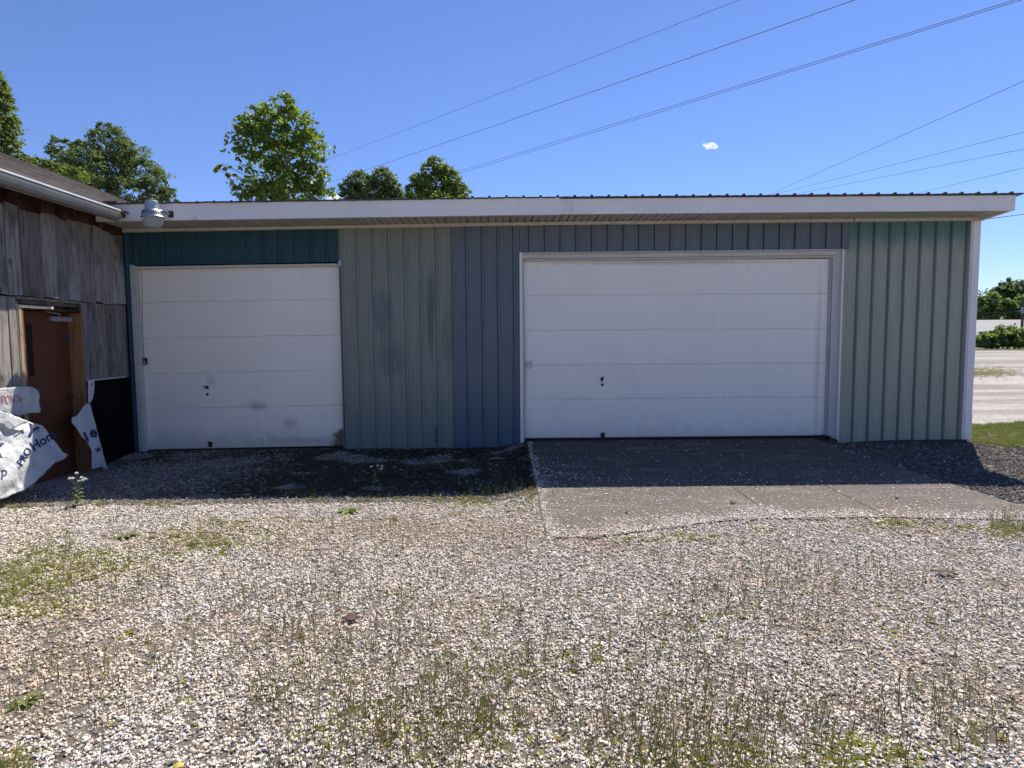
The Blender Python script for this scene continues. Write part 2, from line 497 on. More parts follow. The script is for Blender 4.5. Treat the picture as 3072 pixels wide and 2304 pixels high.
# near yard grid
nx, ny = 230, 140
xs = np.linspace(-13, 12.0, nx); ys = np.linspace(-13, 0.6, ny)
V = np.array([(x, y, zg(x, y)) for y in ys for x in xs])
Fc = [(j * nx + i, j * nx + i + 1, (j + 1) * nx + i + 1, (j + 1) * nx + i) for j in range(ny - 1) for i in range(nx - 1)]


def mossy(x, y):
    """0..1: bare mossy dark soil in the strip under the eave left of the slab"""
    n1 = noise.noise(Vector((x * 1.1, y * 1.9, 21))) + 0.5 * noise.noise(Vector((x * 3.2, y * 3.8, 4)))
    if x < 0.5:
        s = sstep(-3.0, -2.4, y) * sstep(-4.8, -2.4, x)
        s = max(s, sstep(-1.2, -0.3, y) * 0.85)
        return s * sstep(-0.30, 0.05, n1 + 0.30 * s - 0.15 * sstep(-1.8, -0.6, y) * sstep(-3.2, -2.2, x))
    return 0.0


yard = mesh_np('gravel_yard', V, Fc, M_soil, smooth=True)
at_ = yard.data.attributes.new('moss', 'FLOAT', 'POINT')  # moss mask, also darkens the soil to deepen the eave shade
at_.data.foreach_set('value', [mossy(float(q[0]), float(q[1])) for q in V])
tag(yard, 'pale gravel yard with bare soil between the stones in front of the garage', kind='structure')

# ------------------------------------------------------------------ concrete driveway slabs
mt, nt_, b, nd, lk = nodemat('aggregate_concrete')
v = coords(nt_, kind='Object')
c = ramp(nt_, noise_t(nt_, v, 95, 5, 0.8), [(0.32, (0.024, 0.019, 0.017)), (0.52, (0.058, 0.047, 0.041)), (0.68, (0.17, 0.142, 0.12))])
vo = N(nt_, 'ShaderNodeTexVoronoi', i_Scale=52.0); lk.new(v, vo.inputs['Vector'])
c = mixc(nt_, ramp(nt_, vo.outputs['Distance'], [(0.16, (0.8, 0.8, 0.8)), (0.26, (0, 0, 0))]), c, ramp(nt_, vo.outputs['Color'], [(0.35, (0.07, 0.055, 0.05)), (0.62, (0.30, 0.26, 0.225)), (0.75, (0.62, 0.58, 0.52))]))
c = mixc(nt_, ramp(nt_, noise_t(nt_, v, 1.4, 7, 0.65), [(0.42, (0, 0, 0)), (0.62, (0.75, 0.75, 0.75))]), c, (0.058, 0.048, 0.044))
# pale gravel dust, thinned towards the door so the colour deepens the shade
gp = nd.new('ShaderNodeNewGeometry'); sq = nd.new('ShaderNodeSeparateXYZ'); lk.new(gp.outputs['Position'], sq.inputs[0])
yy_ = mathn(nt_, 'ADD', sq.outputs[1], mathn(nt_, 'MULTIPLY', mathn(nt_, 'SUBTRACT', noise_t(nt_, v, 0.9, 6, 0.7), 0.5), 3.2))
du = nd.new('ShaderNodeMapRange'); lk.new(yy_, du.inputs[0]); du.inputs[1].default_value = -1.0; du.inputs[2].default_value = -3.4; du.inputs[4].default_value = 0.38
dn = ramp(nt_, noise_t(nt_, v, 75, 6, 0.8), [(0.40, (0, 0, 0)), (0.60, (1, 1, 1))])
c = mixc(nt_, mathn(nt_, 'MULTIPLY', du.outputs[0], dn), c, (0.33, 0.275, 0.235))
c = mixc(nt_, ramp(nt_, noise_t(nt_, coords(nt_, (0.6, 2.2, 1)), 2.2, 7, 0.7), [(0.52, (0, 0, 0)), (0.64, (0.6, 0.6, 0.6))]), c, (0.21, 0.175, 0.138))
c = mixc(nt_, ramp(nt_, noise_t(nt_, coords(nt_, (0.9, 1.6, 1)), 3.7, 6, 0.7), [(0.58, (0, 0, 0)), (0.68, (0.6, 0.6, 0.6))]), c, (0.035, 0.028, 0.026))
lk.new(c, b.inputs['Base Color']); b.inputs['Roughness'].default_value = 0.9
bump(nt_, b, noise_t(nt_, v, 110, 5, 0.75), 0.7, 0.008)
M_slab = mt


def slab_xr(y):
    return 4.56 + 0.085 * -y


def slab_z(y):
    return -0.012 + 0.085 * (y + 4.1) / 4.06


pad = bpy.data.objects.new('concrete_driveway', None); C.objects.link(pad); pad.location = (2.5, -2, 0)
tag(pad, 'worn brown aggregate concrete driveway in front of the wide garage door', kind='structure')
colsX = [0.345, 2.42, 3.42, 4.56]
rowsY = [-0.04, -2.62, -4.1]
for i in range(3):
    for j in range(2):
        g = 0.0035
        x0, x1 = colsX[i] + (g if i else 0), colsX[i + 1] - (g if i < 2 else 0)
        y0, y1 = rowsY[j] - (g if j else 0), rowsY[j + 1] + (g if j == 0 else 0)
        n = 26
        mb = MB(); top = []; bot = []
        for k in range(n + 1):
            x = x0 + (x1 - x0) * k / n
            yy = y1
            if j == 1:      # uneven front edge
                yy = (-4.18 + 0.42 * sstep(0.5, 2.3, x) - 0.13 * sstep(3.3, 4.7, x)
                      + 0.10 * noise.noise(Vector((x * 3.1, 0, 9))) + 0.05 * noise.noise(Vector((x * 14, 0, 2))))
            last = i == 2 and k == n
            top.append((slab_xr(y0) if last else min(x, slab_xr(y0)), y0)); bot.append((slab_xr(yy) if last else x, yy))
        vs = []
        for (x, y) in top: vs += [(x, y, slab_z(y)), (x, y, -0.08)]
        for (x, y) in bot: vs += [(x, y, slab_z(y)), (x, y, -0.08)]
        o = 2 * (n + 1); fs = []
        for k in range(n):
            a = 2 * k
            fs.append((o + a, o + a + 2, a + 2, a))
            fs.append((o + a + 1, o + a + 3, o + a + 2, o + a))
            fs.append((a, a + 2, a + 3, a + 1))
        fs.append((0, 1, o + 1, o)); fs.append((2 * n, o + 2 * n, o + 2 * n + 1, 2 * n + 1))
        mb.add(vs, fs)
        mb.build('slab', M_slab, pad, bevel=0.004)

# ------------------------------------------------------------------ garage building
GAR = empty('garage_building', (0.8, 2.0, 0), 'low metal garage with patchwork blue and grey-green ribbed siding and two white doors', 'garage')
X0, X1 = -5.42, 7.0
DEP = 6.2


def ztrim(x):      # underside of the trim under the soffit
    return 3.148 + (3.221 - 3.148) * (x + 5.42) / 5.58 if x < 0.158 else 3.221 + (3.264 - 3.221) * (x - 0.158) / 6.84


def zfb(x):        # fascia underside
    return 3.201 + (3.263 - 3.201) * (x + 5.46) / 5.61 if x < 0.15 else 3.263 + (3.293 - 3.263) * (x - 0.15) / 6.79


def rib_profile(x0, x1, phase):
    """points (x, y) along a ribbed sheet; ribs stand 18 mm proud (towards -y) every 228.6 mm"""
    P = 0.2286; pts = []
    pts.append((x0, 0.0))
    k = math.floor((x0 - phase) / P) - 1
    while phase + k * P < x1 + P:
        c = phase + k * P
        for dx, y in ((-0.024, 0), (-0.010, -0.021), (0.012, -0.021), (0.026, 0), (0.070, 0), (0.076, -0.0035), (0.086, -0.0035), (0.092, 0), (0.137, 0), (0.143, -0.0035), (0.153, -0.0035), (0.159, 0)):
            if x0 + 0.001 < c + dx < x1 - 0.001:
                pts.append((c + dx, y))
        k += 1
    pts.append((x1, pts[-1][1] if abs(pts[-1][1]) > 0.01 else 0.0))
    return pts


def sheet(x0, x1, zb, zt, mat, phase, yo=0.0, parent=None, name='wall_sheet', bottom_jag=0.0):
    pts = rib_profile(x0, x1, phase)
    mb = MB(); n = len(pts); vs = []
    nz = 10 if (zt(x0) - zb(x0)) > 1 else 3
    for x, y in pts:
        for r in range(nz + 1):
            t = r / nz
            a = zb(x) + (bottom_jag * noise.noise(Vector((x * 9, 0, 0))) if r == 0 else 0)
            z = a + (zt(x) - a) * t
            wob = 0.0035 * noise.noise(Vector((x * 2.1, z * 1.3, 5)))
            vs.append((x + 0.002 * noise.noise(Vector((x * 3, z * 1.1, 9))), y + yo + wob, z))
    fs = []
    for i in range(n - 1):
        for r in range(nz):
            a = i * (nz + 1) + r; b2 = a + nz + 1
            fs.append((a, b2, b2 + 1, a + 1))
    # returned edges so the sheet has thickness
    mb.add(vs, fs)
    wide = mat.name.startswith('paint_sage')
    for i in range(n - 1):       # rib shading put in the colour: left flanks, and sage crowns, painted darker
        y0_, y1_ = pts[i][1], pts[i + 1][1]
        if (y0_ == 0 and y1_ < -0.01) or (wide and y0_ < -0.01 and y1_ < -0.01):
            for r in range(nz): mb.mi[i * nz + r] = 1
    for side in (0, n - 1):
        e = [vs[side * (nz + 1) + r] for r in range(nz + 1)]
        q = [(p[0], yo + 0.012, p[2]) for p in e]
        k0 = len(mb.v)
        mb.add(e + q, [(r, r + 1, nz + 2 + r, nz + 1 + r) for r in range(nz)])
    return mb.build(name, [mat, RIBM[mat.name]], parent or GAR)


PH = -2.345 + 0.035
ZB = lambda x: -0.012 + 0.05 * sstep(4.5, 6, x)
ZT = lambda x: ztrim(x) + 0.03
HL = lambda x: 2.683 + 0.0125 * (x + 5.36)          # head of the left opening
HR = lambda x: 2.832 + 0.0075 * (x - 0.3)           # head of the right opening
# left corner strip and the teal sheets over the left door
sheet(-5.415, -5.345, lambda x: -0.03, ZT, M_bluetrim, -5.395, parent=GAR)
xx = -5.34
for x2 in (-4.62, -3.70, -2.79, -2.352):
    sheet(xx, x2, HL, ZT, M_teal, PH + 0.02 - 0.2286 * 13, yo=0.002 * (random.random())); xx = x2 + 0.0015
xx = -2.35
for x2 in (-1.52, -0.712):
    sheet(xx, x2, ZB, ZT, M_green, PH, bottom_jag=0.006, yo=0.001 * random.random()); xx = x2 + 0.0005
sheet(-0.71, 0.262, lambda x: -0.02, ZT, M_blue, PH + 0.2286 * 7 - 0.02, bottom_jag=0.006)
xx = 0.264
for x2 in (1.21, 2.12, 3.04, 3.95, 4.87, 5.09):
    sheet(xx, x2, HR, ZT, M_blue, PH + 0.2286 * 7 - 0.02, yo=0.003 * random.random() - (0.004 if x2 == 5.09 else 0)); xx = x2 + 0.0015
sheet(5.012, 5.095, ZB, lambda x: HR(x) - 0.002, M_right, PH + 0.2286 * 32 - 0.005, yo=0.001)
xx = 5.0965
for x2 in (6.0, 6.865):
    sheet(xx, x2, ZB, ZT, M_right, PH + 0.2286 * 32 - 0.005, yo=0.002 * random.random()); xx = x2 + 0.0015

# screws on the ribs
mb = MB()
for k in range(-14, 42):
    x = PH + 0.2286 * k
    if not (-2.35 < x < 6.85): continue
    for z in (0.16, 0.86, 1.35, 1.95, 2.55, 3.08):
        if 0.2 < x < 5.05 and z < 2.9: continue
        if random.random() < 0.2: continue
        x2 = x + 0.034; z2 = z + random.uniform(-0.02, 0.02)
        mb.lathe([(0.0065, 0), (0.0065, 0.004), (0.003, 0.006)], (0, 0, 0), 6)
        for q in mb.v[-18:]:
            q.xyz = Vector((x2 + q.x, -0.002 - q.z, z2 + q.y))
tag(mb.build('screws', M_dsteel, GAR), kind='stuff')

# wall core (behind the siding) with the two openings, back and side walls
YC0, YC1 = 0.014, 0.16
boxes = [(-5.41, -5.345, -0.1, 3.17), (-2.345, 0.262, -0.1, 3.2), (5.01, 6.99, -0.1, 3.24)]
for a, b_, z0, z1 in boxes:
    boxpart('wall_frame', (a, YC0, z0), (b_, YC1, z1), M_core, GAR, 0)
for a, b_, z0, z1 in ((-5.345, -2.345, 2.73, 3.17), (0.262, 5.01, 2.86, 3.2)):
    boxpart('wall_frame', (a, YC0, z0), (b_, YC1, z1), M_core, GAR, 0)
boxpart('side_wall', (6.93, YC1, -0.1), (6.985, DEP, 3.2), M_right, GAR, 0)
boxpart('side_wall', (X0 + 0.02, YC1, -0.1), (X0 + 0.1, DEP, 2.9), M_core, GAR, 0)
boxpart('back_wall', (X0 + 0.02, DEP, -0.1), (6.985, DEP + 0.08, 2.9), M_right, GAR, 0)

# white corner trim (two laps)
mb = MB()
mb.box((6.872, -0.030, 0.42), (7.012, 0.10, 3.262))
mb.build('corner_trim', M_corner, GAR, bevel=0.004)
mb = MB(); mb.box((6.868, -0.034, 0.04), (7.016, 0.11, 0.419))
mb.build('corner_trim', M_corner, GAR, bevel=0.004)
mb = MB(); mb.box((6.893, -0.041, 0.42), (6.903, -0.030, 3.26)); mb.box((6.895, -0.045, 0.04), (6.905, -0.034, 0.418))
mb.build('trim_hem', M_corner, GAR, bevel=0.002)

# trim strip under the soffit, in two lengths lapping near x = 5.1
for a, b_, yo in ((-5.44, 5.12, 0.0), (5.13, 7.02, -0.006)):
    mb = MB(); n = 24
    for k in range(n):
        xa = a + (b_ - a) * k / n; xb = a + (b_ - a) * (k + 1) / n
        w1 = 0.0025 * noise.noise(Vector((xa * 2, 1, 1))); w2 = 0.0025 * noise.noise(Vector((xb * 2, 1, 1)))
        za, zb_ = ztrim(xa) + w1, ztrim(xb) + w2
        mb.add([(xa, -0.052 + yo, za), (xb, -0.052 + yo, zb_), (xb, -0.052 + yo, zb_ + 0.046), (xa, -0.052 + yo, za + 0.046), (xa, 0, za), (xb, 0, zb_), (xa, 0, za + 0.046), (xb, 0, zb_ + 0.046)],
               [(0, 1, 2, 3), (4, 5, 1, 0), (3, 2, 7, 6)])
    mb.add([(b_, -0.052 + yo, ztrim(b_)), (b_, 0, ztrim(b_)), (b_, 0, ztrim(b_) + 0.046), (b_, -0.052 + yo, ztrim(b_) + 0.046)], [(0, 1, 2, 3)])
    mb.build('soffit_trim', M_cream, GAR)
mb = MB()
for k in range(26):
    x = -2.0 + k * 0.36 + random.uniform(-0.05, 0.05)
    if x > 6.9: break
    mb.box((x - 0.005, -0.062, ztrim(x) + 0.018), (x + 0.005, -0.05, ztrim(x) + 0.028))
tag(mb.build('trim_screws', M_dsteel, GAR), kind='stuff')

# soffit panels (12-inch, V-grooved), running front to back
xx = -5.45
EAVE = -0.61
while xx < 7.0:
    x2 = min(xx + 0.305, 7.0)
    prof = [(xx, 0.006)]
    wv = (x2 - xx) / 3
    for j in range(3):
        c0 = xx + wv * j
        dp = 0.018 if j else 0.026
        prof += [(c0 + 0.004, 0.0), (c0 + wv - 0.028, 0.0), (c0 + wv - 0.018, dp), (c0 + wv - 0.006, dp)]
    prof.append((x2 - 0.001, 0.006))
    mb = MB(); vs = []
    jit = random.uniform(-0.003, 0.003)
    for x, dz in prof:
        zf = zfb(x) + 0.012 + dz + jit; zw = ztrim(x) + 0.052 + dz + jit
        vs += [(x, EAVE + 0.012, zf), (x, -0.008, zw)]
    mb.add(vs, [(2 * k, 2 * k + 1, 2 * k + 3, 2 * k + 2) for k in range(len(prof) - 1)])
    # upper skin so the panel is solid
    vs2 = [(p[0], p[1], p[2] + 0.034) for p in (vs[0], vs[1], vs[-1], vs[-2])]
    mb.add(vs2, [(0, 3, 2, 1)])
    mb.build('soffit_panel', M_soffit, GAR)
    xx = x2

# fascia: two lengths, the left one lapping over the right at x = 0.75
for a, b_, yo, ex in ((-5.47, 0.80, -0.018, 0.009), (0.78, 6.975, 0.0, 0.0)):
    n = 16; mb = MB(); vs = []
    for k in range(n + 1):
        x = a + (b_ - a) * k / n
        wv = 0.003 * noise.noise(Vector((x * 1.7, 4, 4)))
        zb_ = zfb(x) - ex + wv; zt_ = zfb(x) + 0.203 + ex * 2
        y = EAVE + yo + 0.004 * noise.noise(Vector((x * 1.1, 7, 4)))
        vs += [(x, y, zb_), (x, y + 0.006, zb_ + 0.1), (x, y, zt_), (x, EAVE + 0.035, zt_), (x, EAVE + 0.035, zb_)]
    fs = []
    for k in range(n):
        p = 5 * k; q = p + 5
        fs += [(p, q, q + 1, p + 1), (p + 1, q + 1, q + 2, p + 2), (p + 2, q + 2, q + 3, p + 3), (p + 3, q + 3, q + 4, p + 4), (p + 4, q + 4, q, p)]
    fs += [(0, 1, 2, 3, 4), tuple(5 * n + k for k in (4, 3, 2, 1, 0))]
    mb.add(vs, fs); mb.build('fascia_board', M_fascia, GAR)
# right rake: soffit return and rake board along the side
mb = MB(); mb.hexa([(6.976, EAVE, 3.295), (7.02, EAVE, 3.295), (7.02, DEP, 2.84), (6.976, DEP, 2.84), (6.976, EAVE, 3.496), (7.02, EAVE, 3.496), (7.02, DEP, 3.04), (6.976, DEP, 3.04)])
mb.build('rake_board', M_fascia, GAR, bevel=0.003)

# roof sheets (brown ribbed steel) lapped across the roof; the front edge shows above the fascia
xx = -5.36
while xx < 7.05:
    x2 = min(xx + 0.914, 7.10)
    pts = []
    k = math.floor((xx - PH) / 0.2286) - 1
    pts.append((xx, 0))
    while PH + k * 0.2286 < x2 + 0.2:
        c0 = PH + 0.1 + k * 0.2286
        for dx, dz in ((-0.024, 0), (-0.010, 0.024), (0.010, 0.024), (0.024, 0), (0.11, 0.004)):
            if xx < c0 + dx < x2: pts.append((c0 + dx, dz))
        k += 1
    pts.append((x2, 0))
    mb = MB(); vs = []
    for x, dz in pts:
        zr = zfb(x) + 0.222 + dz + 0.003 * noise.noise(Vector((x * 4, 0, 0)))
        if x < -1 and dz > 0.01: zr -= 0.012
        yf = EAVE - 0.045 + 0.012 * noise.noise(Vector((x * 1.3, 3, 0)))
        vs += [(x, yf, zr), (x, DEP + 0.4, zr - 0.5), (x, yf, zr - 0.012 - (dz * 0.6)), (x, DEP + 0.4, zr - 0.512)]
    fs = []
    for k in range(len(pts) - 1):
        p = 4 * k; q = p + 4
        fs += [(p, q, q + 1, p + 1), (p + 2, p + 3, q + 3, q + 2), (p, p + 2, q + 2, q)]
    fs.append((0, 1, 3, 2)); q = 4 * (len(pts) - 1); fs.append((q, q + 2, q + 3, q + 1))
    mb.add(vs, fs); mb.build('roof_sheet', M_roofm, GAR)
    xx = x2 - 0.001
# rafters' dark infill between fascia top and sheet

# ------------------------------------------------------------------ garage doors
M_doorL = doormat('white_door_left', [
    (-2.37, 0.05, 0.20, 0.26, (0.13, 0.075, 0.035), 0.95, 0.7),
    (-3.64, 0.63, 0.17, 0.11, (0.36, 0.30, 0.28), 0.55, 0.2),
    (-3.15, 0.36, 0.14, 0.12, (0.33, 0.32, 0.32), 0.45, 0.2),
    (-3.0, 0.10, 0.9, 0.08, (0.34, 0.31, 0.27), 0.4, 0.2),
    (-4.3, 1.0, 0.09, 0.12, (0.42, 0.40, 0.38), 0.35, 0.2)])
M_doorR = doormat('white_door_right', [
    (0.33, 1.1, 0.05, 1.3, (0.42, 0.38, 0.34), 0.45, 0.2),
    (4.72, 1.2, 0.06, 1.6, (0.42, 0.38, 0.34), 0.45, 0.2),
    (2.5, 2.70, 2.4, 0.05, (0.38, 0.34, 0.28), 0.5, 0.2)])


def tiltm(x, z, a):
    return Matrix.Translation((x, 0, z)) @ Matrix.Rotation(-a, 4, 'Y') @ Matrix.Translation((-x, 0, -z))


def section(x0, x1, z0, z1, y, mat, parent, tilt=None, dent=None):
    """one raised steel door section: shiplap lip top and bottom, slightly wavy skin"""
    mb = MB(); nx_ = 60; zz = [z0 + 0.004, z0 + 0.007, z0 + 0.016]
    zz += [z0 + 0.016 + (z1 - z0 - 0.030) * k / 10 for k in range(1, 10)] + [z1 - 0.014, z1 - 0.005, z1 - 0.002]
    vs = []
    for i in range(nx_ + 1):
        x = x0 + (x1 - x0) * i / nx_
        for j, z in enumerate(zz):
            yy = y + (0.013 if j in (0, len(zz) - 1) else 0.0035 if j in (1, len(zz) - 2) else 0)
            yy += 0.0022 * noise.noise(Vector((x * 1.6, z * 2.5, y * 50 + x0)))
            if dent:
                yy += dent(x, z)
            p = Vector((x, yy, z))
            vs.append(tilt @ p if tilt else p)
    nz = len(zz)
    fs = [(i * nz + j, (i + 1) * nz + j, (i + 1) * nz + j + 1, i * nz + j + 1) for i in range(nx_) for j in range(nz - 1)]
    mb.add(vs, fs)
    mb.box((x0, y + 0.014, z0), (x1, y + 0.045, z1), mtx=tilt)
    return mb.build('door_section', mat, parent, smooth=False)


def garage_door(x0, x1, lines, y, mat, tilt, dent, lab):
    d = MB(); d.box((x0, y + 0.05, lines[0] + 0.01), (x1, y + 0.06, lines[-1] - 0.01), mtx=tilt)
    g = d.build('garage_door', M_core, GAR)
    g['label'] = lab
    for k in range(len(lines) - 1):
        section(x0, x1, lines[k], lines[k + 1], y, mat, g, tilt, dent if k == 0 else None)
    return g


TL = tiltm(-2.355, 0, 0.0105)


def crease(x, z):
    xc = -3.63 + 0.06 * sstep(0.6, 0.0, z) + 0.03 * (0.6 - z)
    d1 = 0.010 * math.exp(-((x - xc) / 0.016) ** 2) * sstep(0.62, 0.5, z)
    d2 = 0.008 * math.exp(-((x - xc - 0.16 * (0.3 - z) / 0.3) / 0.03) ** 2) * sstep(0.32, 0.1, z)
    return -d1 + d2


gL = garage_door(-5.27, -2.33, [0.015, 0.622, 1.145, 1.664, 2.187, 2.70], 0.075, M_doorL, TL, crease, 'narrower stained white sectional door')
gR = garage_door(0.285, 4.86, [0.10, 0.682, 1.195, 1.71, 2.228, 2.745], 0.085, M_doorR, None, None, 'wide clean white sectional door')

# bottom seals
boxpart('bottom_seal', (0.30, 0.095, 0.062), (4.84, 0.125, 0.102), M_darkgap, gR, 0)
boxpart('bottom_seal', (-5.26, 0.085, -0.06), (-2.34, 0.115, 0.014), M_darkgap, gL, 0)


def frame_piece(name, a, b_, mat, tilt=None, bev=0.003):
    return boxpart(name, a, b_, mat, GAR, bev, tilt)


# left door frame: casing, stop and head
mb = MB(); mb.box((-5.345, -0.022, -0.06), (-5.282, 0.03, 2.69)); mb.build('door_jamb', M_oldwhite, GAR, bevel=0.004)
mb = MB(); mb.box((-5.282, -0.004, -0.05), (-5.262, 0.072, 2.68)); mb.build('door_stop', M_jamb, GAR, bevel=0.003)
mb = MB(); mb.box((-5.28, -0.012, 2.662), (-2.345, 0.07, 2.698), mtx=TL); mb.build('head_trim', M_cream, GAR, bevel=0.003)
mb = MB(); mb.box((-2.352, -0.024, 0.0), (-2.338, 0.08, 2.71)); mb.build('edge_trim', M_green, GAR, bevel=0.002)
mb = MB(); mb.box((-2.352, -0.036, 2.66), (-2.318, -0.024, 2.735)); mb.build('flashing_scrap', M_steel, GAR, bevel=0.002)
# right door frame
frame_piece('door_jamb', (0.262, -0.030, 0.02), (0.302, 0.06, 2.838), M_corner)
frame_piece('door_stop', (0.302, 0.028, 0.06), (0.326, 0.078, 2.76), M_jamb)
frame_piece('door_jamb', (4.872, 0.020, 0.05), (4.986, 0.06, 2.864), M_jamb)
frame_piece('edge_trim', (4.986, -0.030, 0.05), (5.010, 0.06, 2.862), M_corner)
frame_piece('door_stop', (4.846, 0.045, 0.07), (4.870, 0.084, 2.76), M_oldwhite)
TR = tiltm(0.3, 2.8, 0.0062)
frame_piece('head_board', (0.303, -0.008, 2.752), (4.90, 0.064, 2.812), M_cream, TR)
frame_piece('head_board', (0.303, -0.016, 2.815), (4.90, 0.062, 2.828), M_oldwhite, TR)
frame_piece('head_stop', (0.325, 0.010, 2.722), (4.90, 0.083, 2.748), M_jamb, TR)
frame_piece('head_flashing', (0.262, -0.034, 2.829), (4.986, 0.0, 2.835), M_corner, TR, 0.001)
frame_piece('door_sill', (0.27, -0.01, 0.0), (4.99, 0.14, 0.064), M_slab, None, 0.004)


def latch(px, py, parent, mat, y):
    p = onY(px, py, y)
    mb = MB(); s = 1
    mb.box((p.x - 0.10, y - 0.018, p.z + 0.015), (p.x - 0.015, y - 0.006, p.z + 0.047))
    mb.box((p.x - 0.03, y - 0.024, p.z - 0.045), (p.x + 0.045, y - 0.004, p.z + 0.05))
    mb.tube([(p.x - 0.11, y - 0.03, p.z + 0.03), (p.x + 0.03, y - 0.03, p.z + 0.03)], 0.008, 6)
    a = mb.build('slide_latch', mat, parent, bevel=0.002)
    mb = MB(); mb.box((p.x - 0.012, y - 0.05, p.z - 0.055), (p.x + 0.03, y - 0.026, p.z - 0.012))
    mb.tube([(p.x - 0.004, y - 0.038, p.z - 0.014), (p.x - 0.004, y - 0.038, p.z + 0.018), (p.x + 0.009, y - 0.038, p.z + 0.028), (p.x + 0.022, y - 0.038, p.z + 0.018), (p.x + 0.022, y - 0.038, p.z - 0.014)], 0.0035, 6)
    mb.build('padlock', M_steel, parent, bevel=0.003)


def thandle(px, py, py2, parent, tilt, y):
    p = onY(px, py, y)
    mb = MB(); mb.lathe([(0.024, 0), (0.024, 0.006), (0.010, 0.010), (0.010, 0.035)], (0, 0, 0), 14)
    for q in mb.v: q.xyz = Vector((p.x + q.x, y - q.z, p.z + q.y))
    dx, dz = math.cos(tilt) * 0.048, math.sin(tilt) * 0.048
    mb.tube([(p.x - dx, y - 0.04, p.z - dz), (p.x, y - 0.047, p.z), (p.x + dx, y - 0.04, p.z + dz)], [0.006, 0.009, 0.006], 8)
    mb.build('door_handle', M_dsteel, parent, smooth=False)
    p = onY(px + 1, py2, y)
    mb = MB(); mb.lathe([(0.020, 0), (0.020, 0.005), (0.011, 0.008), (0.011, 0.014)], (0, 0, 0), 14)
    for q in mb.v: q.xyz = Vector((p.x + q.x, y - q.z, p.z + q.y))
    mb.build('keyhole_plate', M_dsteel, parent)


def lift(px, py, parent, y):
    p = onY(px, py, y)
    mb = MB(); mb.box((p.x - 0.028, y - 0.012, p.z - 0.04), (p.x + 0.028, y, p.z + 0.04))
    mb.box((p.x - 0.022, y - 0.016, p.z - 0.034), (p.x + 0.022, y - 0.010, p.z + 0.030), mi=1)
    mb.box((p.x - 0.03, y - 0.030, p.z + 0.028), (p.x + 0.03, y - 0.006, p.z + 0.042))
    mb.build('lift_handle', [M_dsteel, M_darkgap], parent, bevel=0.002)


latch(434, 1084, gL, M_dsteel, 0.07); thandle(621, 1162, 1183, gL, -0.5, 0.074); lift(631, 1333, gL, 0.074)
latch(1586, 1094, gR, M_steel, 0.08); thandle(1806, 1137, 1154, gR, 1.35, 0.084); lift(1808, 1306, gR, 0.084)
# cable hanging beside the left latch
mb = MB(); mb.tube([onY(424, 800, 0.0), onY(427, 900, 0.0), onY(428, 990, -0.005), onY(430, 1050, -0.01), onY(433, 1078, 0.03)], 0.0035, 5)
mb.build('pull_cord', M_cable, gL)

# ------------------------------------------------------------------ yard lamp on the fascia
lp = onY(457, 640, -0.86)
LM = empty('yard_light', (lp.x, lp.y, lp.z), 'dusk-to-dawn yard light with frosted globe mounted on the white fascia', 'lamp')
M_lens, nt_, b, nd, lk = nodemat('ribbed_lens')
b.inputs['Base Color'].default_value = (0.50, 0.49, 0.47, 1); b.inputs['Roughness'].default_value = 0.45
b.inputs['Transmission Weight'].default_value = 0.35; b.inputs['IOR'].default_value = 1.3
cx, cy, cz = lp
R = 0.134
mb = MB(); mb.lathe([(0.062, 0.158), (0.078, 0.150), (0.080, 0.10), (0.090, 0.045)], (cx, cy, cz), 24)
mb.build('housing', M_steel, LM, smooth=False, bevel=0.003)
mb = MB(); mb.lathe([(0.028, 0.157), (0.034, 0.18), (0.020, 0.186)], (cx + 0.01, cy, cz), 12)
mb.build('photocell', M_closer, LM)
mb = MB(); mb.lathe([(0.089, 0.047), (0.112, 0.02), (0.128, -0.03), (0.138, -0.046), (0.138, -0.055), (0.12, -0.055)], (cx, cy, cz), 28)
cl = mb.build('reflector_collar', M_steel, LM)
mb = MB()
for k in range(28):
    a = 2 * math.pi * k / 28
    c0, s0 = math.cos(a), math.sin(a)
    mb.tube([(cx + 0.106 * c0, cy + 0.106 * s0, cz + 0.034), (cx + 0.128 * c0, cy + 0.128 * s0, cz - 0.022)], 0.0035, 4)
tag(mb.build('collar_slots', M_darkgap, cl), kind='stuff')
mb = MB(); prof = [(0.121, -0.056), (0.122, -0.09), (0.112, -0.13), (0.096, -0.165), (0.088, -0.178), (0.084, -0.18)]
mb.lathe(prof, (cx, cy, cz), 48)
lens = mb.build('globe', M_lens, LM)
for i_, vtx in enumerate(lens.data.vertices):
    if (i_ % 48) % 2: vtx.co.x *= 0.972; vtx.co.y *= 0.972
mb = MB(); mb.tube([(cx + 0.02, cy + 0.05, cz + 0.06), (cx + 0.06, cy + 0.2, cz + 0.05), (cx + 0.10, EAVE - 0.02, cz + 0.04)], 0.017, 10)
mb.build('mounting_arm', M_steel, LM)
mb = MB(); mb.box((cx + 0.085, EAVE - 0.03, cz - 0.01), (cx + 0.15, EAVE - 0.012, cz + 0.075), mtx=None)
mb.build('wall_bracket', M_dsteel, LM, bevel=0.003)

